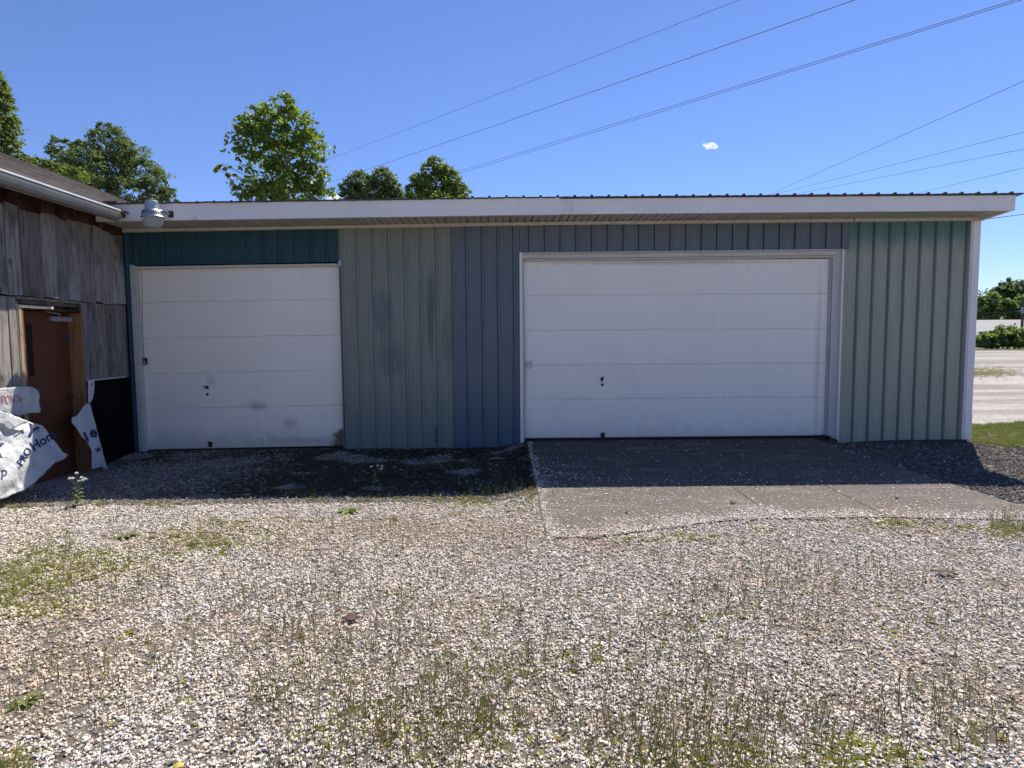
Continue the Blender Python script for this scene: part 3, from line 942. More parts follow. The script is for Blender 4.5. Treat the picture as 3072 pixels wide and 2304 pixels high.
# ------------------------------------------------------------------ old wooden barn on the left
XB = -5.43
BARN = empty('wooden_barn', (XB - 3, -2, 0), 'old barn of weathered grey vertical boards with shingle roof on the left', 'barn')
boxpart('wall_core', (XB - 0.22, -6.5, -0.2), (XB - 0.13, -2.02, 3.3), M_core, BARN, 0)
boxpart('wall_core', (XB - 0.22, -0.98, -0.2), (XB - 0.03, 4.3, 3.3), M_core, BARN, 0)
boxpart('wall_core', (XB - 0.22, -2.02, 2.12), (XB - 0.13, -0.98, 3.3), M_core, BARN, 0)
boxpart('back_wall', (-11.8, -6.5, -0.2), (-11.7, 4.3, 3.1), M_board, BARN, 0)
boxpart('end_wall', (-11.7, 4.22, -0.2), (XB - 0.22, 4.3, 3.3), M_board, BARN, 0)
boxpart('end_wall', (-11.7, -6.5, -0.2), (XB - 0.22, -6.42, 3.3), M_board, BARN, 0)


def board(y0, y1, z0, z1, x=0.0, th=0.024, mat=None, lean=0.0, name='board', ragged=0.012):
    """a vertical board on the barn wall: uneven sides, slightly cupped, ragged ends"""
    mat = mat or (M_board if random.random() < 0.75 else M_board_warm)
    n = 7; vs = []; sd = random.random() * 90
    x += random.uniform(-0.004, 0.006)
    tw = random.uniform(-0.012, 0.012); gap = random.choice((0.003, 0.005, 0.009))
    zb0, zb1 = z0 + random.uniform(-ragged, ragged), z0 + random.uniform(-ragged, ragged)
    for k in range(n + 1):
        t = k / n
        e0 = y0 + gap + 0.006 * noise.noise(Vector((sd, t * 3, 0))) + lean * t
        e1 = y1 - gap + 0.006 * noise.noise(Vector((sd, t * 3, 7))) + lean * t
        za = zb0 + (z1 - zb0) * t; zb = zb1 + (z1 - zb1) * t
        xo = XB + x + tw * (t - 0.5)
        vs += [(xo, e0, za), (xo + 0.002, (e0 + e1) / 2, (za + zb) / 2), (xo, e1, zb), (xo - th, e1, zb), (xo - th, e0, za)]
    fs = []
    for k in range(n):
        p = 5 * k; q = p + 5
        for j in range(5):
            j2 = (j + 1) % 5
            fs.append((p + j, p + j2, q + j2, q + j))
    fs += [(4, 3, 2, 1, 0), tuple(5 * n + j for j in range(5))]
    mb = MB(); mb.add(vs, fs)
    return mb.build(name, mat, BARN)


def by(px, py=750):
    return onX(px, py, XB).y


# upper run of boards; edges read at mid height, then on beyond the frame
edges = [by(p) for p in (352, 331, 300, 279, 230, 199, 166, 121, 58, 13)]
while edges[-1] > -6.3:
    edges.append(edges[-1] - random.uniform(0.13, 0.26))
edges[0] = -0.012
for a, b_ in zip(edges[:-1], edges[1:]):
    board(b_, a, 2.12 + random.uniform(-0.012, 0.012), 3.20 + random.uniform(-0.02, 0.02), x=0.012 + random.uniform(-0.009, 0.009))
    # old red frieze board, weather line at its own height on each board
    board(b_ + 0.004, a - 0.004, 3.11 + random.uniform(-0.03, 0.03), 3.30, x=0.030, mat=M_red, name='frieze_board', ragged=0.02)
# lower run, right of the door and left of it
e = [-0.012, by(352, 1050), by(322, 1050), by(291, 1050), by(268, 1050), -0.975]
e = sorted(set(round(q, 3) for q in e), reverse=True)
for a, b_ in zip(e[:-1], e[1:]):
    board(b_, a, 1.08, 2.115 if random.random() < 0.7 else 2.10, x=-0.004)
e = [-2.04, -2.155, -2.32, -2.5]
while e[-1] > -6.3: e.append(e[-1] - random.uniform(0.13, 0.26))
for a, b_ in zip(e[:-1], e[1:]):
    board(b_, a, -0.12, 2.10, x=-0.006, mat=M_board)
# jagged splintered plaster-white edge beside the door
board(-2.036, -2.018, 1.0, 2.05, x=-0.002, mat=M_pale, name='splintered_edge')

# black ribbed sheet under the lower boards, with its white cap strip
mb = MB(); vs = []; n = 0
pts = []
y = -0.93
while y < -0.02:
    pts += [(y, 0), (y + 0.20, 0), (y + 0.21, 0.012), (y + 0.225, 0.012), (y + 0.235, 0)]
    y += 0.235
pts = [p for p in pts if p[0] <= -0.01] + [(-0.008, 0)]
for (y, dx) in pts:
    vs += [(XB + 0.004 + dx, y, -0.16), (XB + 0.004 + dx, y, 1.075)]
mb.add(vs, [(2 * k, 2 * k + 2, 2 * k + 3, 2 * k + 1) for k in range(len(pts) - 1)])
mb.build('skirting_sheet', M_black, BARN)
a = onX(264, 1141, XB + 0.02); b2 = onX(375, 1130, XB + 0.02)
mb = MB(); mb.hexa([(XB, a.y, a.z - 0.012), (XB + 0.03, a.y, a.z - 0.012), (XB + 0.03, b2.y, b2.z - 0.010), (XB, b2.y, b2.z - 0.010), (XB, a.y, a.z + 0.008), (XB + 0.03, a.y, a.z + 0.008), (XB + 0.03, b2.y, b2.z + 0.008), (XB, b2.y, b2.z + 0.008)])
mb.build('cap_strip', M_jamb, BARN)

# barn door: recessed brown leaf, pine reveal, header
XD = XB - 0.15
boxpart('reveal_board', (XD - 0.02, -1.005, -0.12), (XB + 0.012, -0.975, 1.96), M_pine, BARN, 0.003)
boxpart('reveal_board', (XD - 0.02, -1.978, -0.12), (XB + 0.004, -1.948, 1.99), M_pine, BARN, 0.003)
boxpart('casing_batten', (XB - 0.02, -2.018, -0.12), (XB + 0.008, -1.979, 2.02), M_pale, BARN, 0.003)
boxpart('casing_batten', (XB - 0.012, -0.974, 0.9), (XB + 0.006, -0.955, 1.98), M_board_warm, BARN, 0.003)
boxpart('header_board', (XD - 0.02, -2.018, 2.035), (XB - 0.05, -0.97, 2.09), M_board_warm, BARN, 0.003)
boxpart('header_board', (XD - 0.02, -1.98, 1.965), (XB - 0.02, -0.975, 2.0), M_red, BARN, 0.003)
boxpart('header_board', (XB - 0.05, -2.03, 2.08), (XB + 0.004, -0.96, 2.112), M_board_warm, BARN, 0.003)
boxpart('header_batten', (XB - 0.015, -2.015, 1.985), (XB + 0.016, -1.48, 2.018), M_pale, BARN, 0.003)
boxpart('threshold', (XD - 0.05, -2.0, -0.16), (XB + 0.01, -0.95, -0.10), M_core, BARN, 0)
dl = MB(); dl.box((XD - 0.045, -1.946, -0.10), (XD, -1.007, 1.962))
dl = dl.build('door', M_leaf_door, BARN, bevel=0.004)


def dy(px, py): return onX(px, py, XD)


a, b2 = dy(78, 972), dy(103, 1128)
mb = MB(); mb.box((XD + 0.0015, a.y, b2.z), (XD + 0.006, b2.y - 0.01, a.z)); mb.build('window_pane', M_dglass, dl)
mb = MB(); yy0, yy1 = a.y - 0.012, b2.y + 0.002
mb.box((XD + 0.001, yy0, a.z), (XD + 0.014, yy1, a.z + 0.014)); mb.box((XD + 0.001, yy0, b2.z - 0.014), (XD + 0.014, yy1, b2.z))
mb.box((XD + 0.001, yy1 - 0.012, b2.z), (XD + 0.014, yy1, a.z)); mb.build('window_frame', M_leaf_door, dl)
a, b2 = dy(146, 949), dy(205, 966)
mb = MB(); mb.box((XD, a.y, b2.z), (XD + 0.055, b2.y, a.z)); mb.build('door_closer', M_closer, dl, bevel=0.006)
mb = MB(); mb.tube([(XD + 0.05, (a.y + b2.y) / 2 - 0.05, a.z), (XD + 0.10, a.y + 0.05, a.z + 0.03), (XD + 0.05, a.y - 0.12, a.z + 0.055)], 0.008, 6); mb.build('closer_arm', M_closer, dl)
a = dy(203, 1014)
mb = MB(); mb.box((XD + 0.0015, a.y - 0.03, a.z - 0.05), (XD + 0.003, a.y + 0.03, a.z + 0.06)); mb.build('sticker', M_sticker, dl)
boxpart('door_handle', (XD, -1.12, 0.86), (XD + 0.05, -1.06, 0.92), M_dsteel, dl, 0.006)

# gutter
XG = XB + 0.50
mb = MB()
prof = [(0.0, 0.0), (0.0, 0.118), (0.010, 0.122), (0.012, 0.108), (-0.004, 0.106)]      # lip
body = [(-0.11, 0.118), (-0.11, 0.0), (-0.035, -0.012), (-0.012, 0.02), (0.0, 0.062), (0.004, 0.10), (-0.004, 0.10), (-0.006, 0.062), (-0.016, 0.026), (-0.04, -0.004), (-0.104, 0.006), (-0.104, 0.118)]
GY0, GY1, GZ = -6.6, -0.86, 3.178
n = len(body); vs = []
for y in np.linspace(GY0, GY1, 12):
    s_ = 0.004 * noise.noise(Vector((0, y * 0.8, 0)))
    vs += [(XG + p[0], y, GZ + p[1] + s_ + (y + 0.86) * -0.004) for p in body]
fs = []
for k in range(11):
    for j in range(n):
        j2 = (j + 1) % n
        fs.append((k * n + j, (k + 1) * n + j, (k + 1) * n + j2, k * n + j2))
mb.add(vs, fs); gut = mb.build('gutter', M_gutter, BARN)
mb = MB()
mb.hexa([(XG - 0.012, GY0, GZ + 0.122), (XG + 0.010, GY0, GZ + 0.122), (XG + 0.010, GY1, GZ + 0.100), (XG - 0.012, GY1, GZ + 0.100),
         (XG - 0.012, GY0, GZ + 0.140), (XG + 0.010, GY0, GZ + 0.140), (XG + 0.010, GY1, GZ + 0.118), (XG - 0.012, GY1, GZ + 0.118)])
mb.build('gutter_lip', M_gutlip, gut)
mb = MB(); mb.box((XG - 0.11, GY1, GZ - 0.008), (XG + 0.006, GY1 + 0.006, GZ + 0.12)); mb.build('end_cap', M_gutter, gut, bevel=0.002)
mb = MB(); mb.tube([(XG - 0.02, GY1 - 0.05, GZ + 0.12), (XG + 0.0, GY1 + 0.02, GZ + 0.135), (XG + 0.02, GY1 + 0.03, GZ + 0.11)], 0.008, 5); mb.build('gutter_strap', M_dsteel, gut)
# cable looping under the eave
cp = [(0, 559), (40, 568), (75, 585), (110, 592), (150, 598), (180, 610), (210, 627), (240, 640), (280, 646)]
mb = MB(); mb.tube([onX(a_, b_, XB + 0.09) for a_, b_ in cp], 0.006, 5); mb.build('eave_cable', M_cable, BARN)

# barn roof: courses of dark shingles over a deck
mt, nt_, b, nd, lk = nodemat('old_shingles')
v = coords(nt_, (1, 1, 1))
c = ramp(nt_, noise_t(nt_, v, 9, 7, 0.75), [(0.3, (0.035, 0.03, 0.028)), (0.6, (0.085, 0.072, 0.066)), (0.8, (0.15, 0.135, 0.125))])
c = mixc(nt_, ramp(nt_, noise_t(nt_, coords(nt_, (1.5, 0.3, 1)), 2.2, 5, 0.6), [(0.42, (0, 0, 0)), (0.65, (0.7, 0.7, 0.7))]), c, (0.12, 0.10, 0.088))
lk.new(c, b.inputs['Base Color']); b.inputs['Roughness'].default_value = 0.95
bump(nt_, b, noise_t(nt_, v, 80, 4), 0.5, 0.006)
M_shingle = mt
EX, EZ = XG - 0.03, 3.300            # eave
RXr, RZr = -8.95, 4.98               # ridge
roof = MB()
roof.hexa([(EX - 0.05, -6.7, EZ - 0.07), (EX - 0.05, 4.45, EZ - 0.07), (RXr, 4.45, RZr - 0.07), (RXr, -6.7, RZr - 0.07),
           (EX - 0.05, -6.7, EZ - 0.02), (EX - 0.05, 4.45, EZ - 0.02), (RXr, 4.45, RZr - 0.02), (RXr, -6.7, RZr - 0.02)])
roof.hexa([(RXr, -6.7, RZr - 0.07), (RXr, 4.45, RZr - 0.07), (-12.6, 4.45, 3.2), (-12.6, -6.7, 3.2),
           (RXr, -6.7, RZr - 0.02), (RXr, 4.45, RZr - 0.02), (-12.6, 4.45, 3.26), (-12.6, -6.7, 3.26)])
roof = roof.build('roof', M_core, BARN)
ncr = 26
mbs = MB()
for k in range(ncr):
    t0, t1 = k / ncr, (k + 1) / ncr + 0.01
    xa, za = EX + (RXr - EX) * t0, EZ + (RZr - EZ) * t0
    xb_, zb_ = EX + (RXr - EX) * t1, EZ + (RZr - EZ) * t1
    y = -6.72 + random.uniform(-0.2, 0)
    while y < 4.47:
        y2 = min(y + random.choice((0.24, 0.30, 0.34)), 4.48)
        h = 0.008 + random.uniform(0, 0.005)
        mbs.hexa([(xa, y + .004, za - 0.012), (xa, y2 - .004, za - 0.012), (xb_, y2 - .004, zb_ - 0.016), (xb_, y + .004, zb_ - 0.016),
                  (xa, y + .004, za + h), (xa, y2 - .004, za + h), (xb_, y2 - .004, zb_ + 0.001), (xb_, y + .004, zb_ + 0.001)])
        y = y2
tag(mbs.build('shingles', M_shingle, roof), kind='stuff')
mb = MB(); mb.hexa([(EX - 0.05, 4.452, EZ - 0.16), (EX - 0.05, 4.475, EZ - 0.16), (RXr, 4.475, RZr - 0.16), (RXr, 4.452, RZr - 0.16), (EX - 0.05, 4.452, EZ - 0.015), (EX - 0.05, 4.475, EZ - 0.015), (RXr, 4.475, RZr - 0.015), (RXr, 4.452, RZr - 0.015)])
mb.build('rake_board', M_board, BARN)
boxpart('eave_board', (XG - 0.14, -6.6, 3.17), (XG - 0.115, -0.7, 3.28), M_board_warm, BARN, 0.002)
boxpart('eave_soffit', (XB - 0.2, -6.6, 3.26), (XG - 0.14, -0.7, 3.275), M_red, BARN, 0)
# dark gap piece where shingles meet the garage roof
mb = MB(); mb.box((XB - 0.02, -0.66, 3.425), (XB + 0.34, -0.2, 3.452), mtx=Matrix.Translation((0, 0, 0))); mb.build('roof_flashing', M_shingle, BARN)

# ------------------------------------------------------------------ torn house wrap
mt, nt_, b, nd, lk = nodemat('house_wrap')
v = coords(nt_, (1, 1, 1))
c = ramp(nt_, noise_t(nt_, v, 7, 6, 0.6), [(0.3, (0.60, 0.61, 0.63)), (0.7, (0.74, 0.75, 0.77))])
c = mixc(nt_, ramp(nt_, noise_t(nt_, v, 2.6, 6, 0.65), [(0.52, (0, 0, 0)), (0.72, (0.7, 0.7, 0.7))]), c, (0.47, 0.45, 0.41))
lk.new(c, b.inputs['Base Color']); b.inputs['Roughness'].default_value = 0.55
tr = nd.new('ShaderNodeBsdfTranslucent'); tr.inputs[0].default_value = (0.7, 0.7, 0.68, 1)
ms = nd.new('ShaderNodeMixShader'); ms.inputs[0].default_value = 0.15
lk.new(b.outputs[0], ms.inputs[1]); lk.new(tr.outputs[0], ms.inputs[2])
lk.new(ms.outputs[0], nd['Material Output'].inputs[0])
bump(nt_, b, noise_t(nt_, v, 11, 6, 0.65), 0.9, 0.025)
M_wrap = mt


def fold(X, y, z, amp, seed, diag=(1.0, 1.0)):
    s = amp * (0.6 * math.sin((y * diag[0] + z * diag[1]) * 13 + seed) + 0.9 * noise.noise(Vector((y * 3.2, z * 3.2, seed))) + 0.35 * noise.noise(Vector((y * 9, z * 9, seed))))
    s += amp * 0.9 * (abs(noise.noise(Vector((y * 5.5 + z * 3, z * 4.5 - y * 2, seed + 3)))) - 0.2) * 1.6
    return X + s


def on_sheet(px, py, X, amp, seed, diag=(1, 1), lean=None):
    """where the sight line meets the folded sheet"""
    x = X
    for _ in range(5):
        p = onX(px, py, x)
        x = fold(X, p.y, p.z, amp, seed, diag) + (lean(p.y, p.z) if lean else 0)
    return p


def cloth(name, poly, X, amp, seed, parent, diag=(1, 1), step=0.016, lean=None, mat=None):
    """sheet cut to an outline (photo points on the plane x = X), draped in folds, with a little thickness"""
    pts = [on_sheet(a, b_, X, amp, seed, diag, lean) for a, b_ in poly]
    P2 = [(p.y, p.z) for p in pts]
    # refine the outline
    ref = []
    for i in range(len(P2)):
        a, b_ = Vector(P2[i]), Vector(P2[(i + 1) % len(P2)])
        k = max(1, int((b_ - a).length / step))
        for j in range(k):
            q = a.lerp(b_, j / k); r_ = 0.004 * noise.noise(Vector((q.x * 25, q.y * 25, seed)))
            ref.append((q.x + r_, q.y + r_))
    from mathutils.geometry import delaunay_2d_cdt
    ys = [p[0] for p in ref]; zs = [p[1] for p in ref]
    inner = []

    def inside(y, z):
        r_ = False; j = len(ref) - 1
        for i in range(len(ref)):
            if (ref[i][1] > z) != (ref[j][1] > z) and y < (ref[j][0] - ref[i][0]) * (z - ref[i][1]) / (ref[j][1] - ref[i][1]) + ref[i][0]:
                r_ = not r_
            j = i
        return r_
    y = min(ys)
    while y < max(ys):
        z = min(zs)
        while z < max(zs):
            q = (y + random.uniform(-.3, .3) * step, z + random.uniform(-.3, .3) * step)
            if inside(*q) and min((q[0] - r_[0]) ** 2 + (q[1] - r_[1]) ** 2 for r_ in ref) > (0.5 * step) ** 2:
                inner.append(q)
            z += step
        y += step
    co = [Vector(p) for p in ref + inner]
    ed = [(i, (i + 1) % len(ref)) for i in range(len(ref))]
    vo_, eo, fo, _, _, _ = delaunay_2d_cdt(co, ed, [], 0, 1e-6)
    fs = []
    for f in fo:
        cy_ = sum(vo_[i].x for i in f) / len(f); cz_ = sum(vo_[i].y for i in f) / len(f)
        if inside(cy_, cz_): fs.append(tuple(f))
    mb = MB()
    xo = [fold(X, p.x, p.y, amp, seed, diag) + (lean(p.x, p.y) if lean else 0) for p in vo_]
    mb.add([(xo[i], p.x, p.y) for i, p in enumerate(vo_)], fs)
    o = mb.build(name, mat or M_wrap, parent, smooth=True)
    so_ = o.modifiers.new('solid', 'SOLIDIFY'); so_.thickness = 0.0015
    return o


def print_text(txt, px, py, size, ang, X, amp, seed, parent, mat, name='lettering', diag=(1, 1), lean=None, shear=(1, 0), bold=0.012, mirror=False):
    cu = bpy.data.curves.new('t', 'FONT'); cu.body = txt; cu.size = 1.0; cu.align_x = 'CENTER'; cu.align_y = 'CENTER'; cu.offset = bold
    cu.resolution_u = 3
    to = bpy.data.objects.new('t', cu); C.objects.link(to)
    dg = bpy.context.evaluated_depsgraph_get()
    me = bpy.data.meshes.new_from_object(to.evaluated_get(dg))
    bm = bmesh.new(); bm.from_mesh(me)
    bmesh.ops.triangulate(bm, faces=bm.faces)
    for _ in range(2):
        lg = [e_ for e_ in bm.edges if e_.calc_length() > 0.16]
        if lg: bmesh.ops.subdivide_edges(bm, edges=lg, cuts=1)
        bmesh.ops.triangulate(bm, faces=bm.faces)
    ca, sa = math.cos(math.radians(ang)), math.sin(math.radians(ang))
    mb = MB(); vs = []
    for v_ in bm.verts:
        x, y = v_.co.x * shear[0] * size, v_.co.y * size
        if mirror: x = -x
        x += shear[1] * y
        u, vv = px + x * ca - y * sa, py - (x * sa + y * ca)
        p = on_sheet(u, vv, X, amp, seed, diag, lean)
        vs.append((fold(X, p.y, p.z, amp, seed, diag) + (lean(p.y, p.z) if lean else 0) + 0.004, p.y, p.z))
    mb.add(vs, [tuple(v_.index for v_ in f.verts) for f in bm.faces])
    bm.free(); bpy.data.objects.remove(to); bpy.data.curves.remove(cu); bpy.data.meshes.remove(me)
    o = mb.build(name, mat, parent)
    so_ = o.modifiers.new('solid', 'SOLIDIFY'); so_.thickness = 0.0012; so_.offset = 0
    return o


WR = empty('house_wrap_sheet', (-5.2, -2.6, 0), 'torn white house wrap sheet with navy lettering peeling off the barn at left edge', 'house wrap')
A1 = dict(X=-5.35, amp=0.006, seed=2.0)
top = cloth('upper_flap', [(-150, 1178), (-40, 1169), (10, 1164), (60, 1160), (95, 1160), (108, 1167), (116, 1172), (119, 1190), (117, 1212), (123, 1230), (120, 1238), (90, 1239), (60, 1246), (30, 1244), (0, 1236), (-60, 1240), (-150, 1250)], A1['X'], A1['amp'], A1['seed'], WR)
print_text('DUPONT', 17, 1200, 38, 1.0, A1['X'], A1['amp'], A1['seed'], top, M_inkred, shear=(0.50, 0), bold=0.0)
# oval round the name: ends of the outline as two arcs
mb = MB()
ov = [(4 + 63 * math.cos(a_), 1199 - 20 * math.sin(a_)) for a_ in np.linspace(-0.42, 0.42, 11)]
ov2 = [(5 + 54 * math.cos(a_), 1199 - 18 * math.sin(a_)) for a_ in np.linspace(-0.42, 0.42, 11)]
vs = []
for q in ov + ov2:
    p = onX(q[0], q[1], A1['X']); vs.append((fold(A1['X'], p.y, p.z, A1['amp'], A1['seed']) + 0.004, p.y, p.z))
mb.add(vs, [(k, k + 1, 12 + k, 11 + k) for k in range(10)]); mb.build('oval_print', M_inkred, top)


def leanW(y, z):       # the lower sheet swings out from the wall towards its foot
    return 0.22 * sstep(1.0, -0.05, z) - 0.10 * sstep(-2.2, -1.2, y)


A2 = dict(X=-5.24, amp=0.024, seed=5.0)
low = cloth('lower_flap', [(-200, 1228), (-60, 1226), (0, 1236), (30, 1243), (60, 1256), (95, 1268), (126, 1275), (138, 1288), (150, 1306), (162, 1320), (177, 1340), (188, 1356), (207, 1365), (200, 1371), (188, 1380), (166, 1388), (152, 1402), (135, 1420), (110, 1444), (82, 1465), (60, 1476), (35, 1484), (10, 1496), (-30, 1512), (-200, 1560)], A2['X'], A2['amp'], A2['seed'], WR, diag=(-0.7, 0.9), lean=leanW)
P = dict(X=A2['X'], amp=A2['amp'], seed=A2['seed'], parent=low, diag=(-0.7, 0.9), lean=leanW)
print_text('T', 52, 1303, 44, -58, mat=M_ink, bold=0.03, shear=(0.4, 0), **P)
print_text('Y', 94, 1295, 50, -25, mat=M_ink, bold=0.04, **P)
print_text('-', 113, 1291, 22, 5, mat=M_ink, **P)
print_text('Hom', 128, 1322, 40, 33, mat=M_ink, bold=0.02, **P)
print_text('PRO', 73, 1370, 30, 58, mat=M_ink, bold=0.02, **P)
print_text("-", 56, 1400, 28, 58, mat=M_ink, **P)
print_text('X', -14, 1350, 60, -10, mat=M_ink, bold=0.03, **P)
print_text('.', 15, 1366, 22, 0, mat=M_inkred, **P)
print_text('p', 12, 1416, 40, 2, mat=M_ink, bold=0.02, **P)
print_text('.', 28, 1420, 22, 0, mat=M_inkred, **P)
for k in range(7):     # lines of small print
    s_ = 26 - k
    mb = MB(); p0 = (142 + k * 5.2, 1338 + k * 5.6); vs = []
    for q in ((-s_ / 2, 0.9), (s_ / 2, -4.5), (s_ / 2, -3.2), (-s_ / 2, 2.2)):
        p = on_sheet(p0[0] + q[0], p0[1] + q[1], A2['X'], A2['amp'], A2['seed'], (-0.7, 0.9), leanW); vs.append((fold(A2['X'], p.y, p.z, A2['amp'], A2['seed'], (-0.7, 0.9)) + leanW(p.y, p.z) + 0.005, p.y, p.z))
    mb.add(vs, [(0, 1, 2, 3)]); mb.build('small_print', M_inkpale, low)
# folded-over flap (brighter, lit fold across the top)
cloth('fold_over', [(-200, 1226), (-60, 1225), (0, 1233), (30, 1241), (60, 1254), (88, 1265), (78, 1270), (58, 1275), (38, 1286), (26, 1290), (8, 1272), (-60, 1262), (-200, 1260)], A2['X'] + 0.05, 0.012, 8.0, WR, diag=(0.5, 0.9), lean=leanW)

WS = empty('house_wrap_strip', (-5.3, -0.9, 0), 'twisted strip of white house wrap hanging between barn door and black sheet', 'house wrap')
A3 = dict(X=-5.37, amp=0.010, seed=3.0)


def leanS(y, z): return 0.12 * sstep(0.8, -0.05, z)


st = cloth('hanging_strip', [(262, 1209), (270, 1211), (276, 1232), (281, 1252), (289, 1282), (295, 1306), (301, 1328), (308, 1354), (314, 1376), (323, 1408), (312, 1404), (304, 1400), (290, 1405), (276, 1408), (275, 1380), (275, 1353), (266, 1333), (256, 1320), (246, 1310), (237, 1296), (228, 1282), (215, 1267), (216, 1252), (233, 1246), (241, 1234), (248, 1222)], A3['X'], A3['amp'], A3['seed'], WS, diag=(1.6, 0.4), step=0.016, lean=leanS)
P = dict(X=A3['X'], amp=A3['amp'], seed=A3['seed'], parent=st, diag=(1.6, 0.4), lean=leanS)
print_text('e', 279, 1297, 46, 5, mat=M_ink, bold=0.03, **P)
print_text('l', 258, 1312, 40, 25, mat=M_ink, bold=0.05, **P)
print_text('w', 293, 1347, 30, 22, mat=M_ink, bold=0.02, shear=(0.8, 0), **P)
s2 = cloth('upper_scrap', [(264, 1142), (274, 1141), (283, 1143), (284, 1152), (283, 1165), (282, 1180), (279, 1195), (272, 1208), (265, 1206), (264, 1180)], XB + 0.05, 0.006, 6.0, WS, step=0.012)
print_text('r', 278, 1153, 16, 0, XB + 0.05, 0.006, 6.0, s2, M_ink, bold=0.03)

# ------------------------------------------------------------------ instanced gravel and weeds
M_stone, nt_, b, nd, lk = nodemat('gravel_stone')
at = nd.new('ShaderNodeAttribute'); at.attribute_type = 'INSTANCER'; at.attribute_name = 'tint'
f = noise_t(nt_, coords(nt_, kind='Object'), 1.6, 5, 0.7)
c = mixc(nt_, 1.0, at.outputs['Color'], ramp(nt_, f, [(0.3, (0.72, 0.70, 0.68)), (0.65, (1.0, 1.0, 1.0))]), 'MULTIPLY')
a2_ = nd.new('ShaderNodeAttribute'); a2_.attribute_name = 'shade'
c = mixc(nt_, 1.0, c, a2_.outputs['Color'], 'MULTIPLY')
lk.new(c, b.inputs['Base Color']); b.inputs['Roughness'].default_value = 0.8; b.inputs['Specular IOR Level'].default_value = 0.3
M_blade, nt_, b, nd, lk = nodemat('weed_blade')
at = nd.new('ShaderNodeAttribute'); at.attribute_type = 'INSTANCER'; at.attribute_name = 'tint'
lk.new(at.outputs['Color'], b.inputs['Base Color']); b.inputs['Roughness'].default_value = 0.7; b.inputs['Specular IOR Level'].default_value = 0.2
tr = nd.new('ShaderNodeBsdfTranslucent'); lk.new(at.outputs['Color'], tr.inputs[0])
ms = nd.new('ShaderNodeMixShader'); ms.inputs[0].default_value = 0.35
lk.new(b.outputs[0], ms.inputs[1]); lk.new(tr.outputs[0], ms.inputs[2]); lk.new(ms.outputs[0], nd['Material Output'].inputs[0])


def variants(cname, makers, mat):
    col = bpy.data.collections.new(cname)
    for i, mk in enumerate(makers):
        bm = bmesh.new(); mk(bm)
        me = bpy.data.meshes.new(cname); bm.to_mesh(me); bm.free(); me.materials.append(mat)
        o = bpy.data.objects.new(cname, me); col.objects.link(o)
    return col


def mk_stone(seed):
    def f(bm):
        bmesh.ops.create_icosphere(bm, subdivisions=1 if seed % 2 else 2, radius=0.5)
        sq = 0.42 + 0.25 * ((seed * 37) % 10) / 10
        for v_ in bm.verts:
            d = v_.co.normalized()
            k = 1 + 0.42 * noise.noise(d * 1.6 + Vector((seed * 3.3, 0, 0))) + 0.2 * noise.noise(d * 4 + Vector((seed, 5, 0)))
            v_.co = Vector((v_.co.x * k * 1.15, v_.co.y * k * 0.88, v_.co.z * k * sq))
        # cut a couple of flat faces as crushed limestone has
        r_ = random.Random(seed)
        for _ in range(3):
            nrm = Vector((r_.uniform(-1, 1), r_.uniform(-1, 1), r_.uniform(-0.4, 1))).normalized(); dd = r_.uniform(0.22, 0.36)
            for v_ in bm.verts:
                e_ = v_.co.dot(nrm) - dd
                if e_ > 0: v_.co -= nrm * e_
    return f


def mk_cluster(seed, n=6, rad=0.0205, dia=0.0108):
    """a handful of small crushed stones lying together, each of its own size, tilt and tone"""
    def f(bm):
        r_ = random.Random(seed * 7 + 1); lay = bm.verts.layers.float_color.new('shade')
        for k in range(n):
            b2 = bmesh.new(); mk_stone(r_.randrange(1, 60) * 2 + 1)(b2)
            d = dia * math.exp(r_.gauss(0, 0.36)); a = r_.uniform(0, 6.28); q = rad * math.sqrt(r_.random())
            M = Matrix.Translation((q * math.cos(a), q * math.sin(a), d * r_.uniform(0.0, 0.55))) @ Matrix.Rotation(r_.uniform(0, 6.28), 4, 'Z') @ Matrix.Rotation(r_.gauss(0, 0.4), 4, 'X') @ Matrix.Rotation(r_.gauss(0, 0.4), 4, 'Y') @ Matrix.Scale(d, 4)
            g = r_.uniform(0.72, 1.12)
            if r_.random() < 0.12: g *= 0.45
            wq = r_.uniform(-0.05, 0.06); col = (g * (1 + wq), g, g * (1 - 1.3 * wq), 1)
            if r_.random() < 0.03: col = (g, g * 0.74, g * 0.6, 1)
            mp_ = {}
            for v_ in b2.verts:
                nv_ = bm.verts.new(M @ v_.co); nv_[lay] = col; mp_[v_] = nv_
            for fc in b2.faces: bm.faces.new([mp_[v_] for v_ in fc.verts])
            b2.free()
    return f


def mk_single(seed):
    def f(bm):
        mk_stone(seed)(bm); lay = bm.verts.layers.float_color.new('shade')
        for v_ in bm.verts: v_[lay] = (1, 1, 1, 1)
    return f


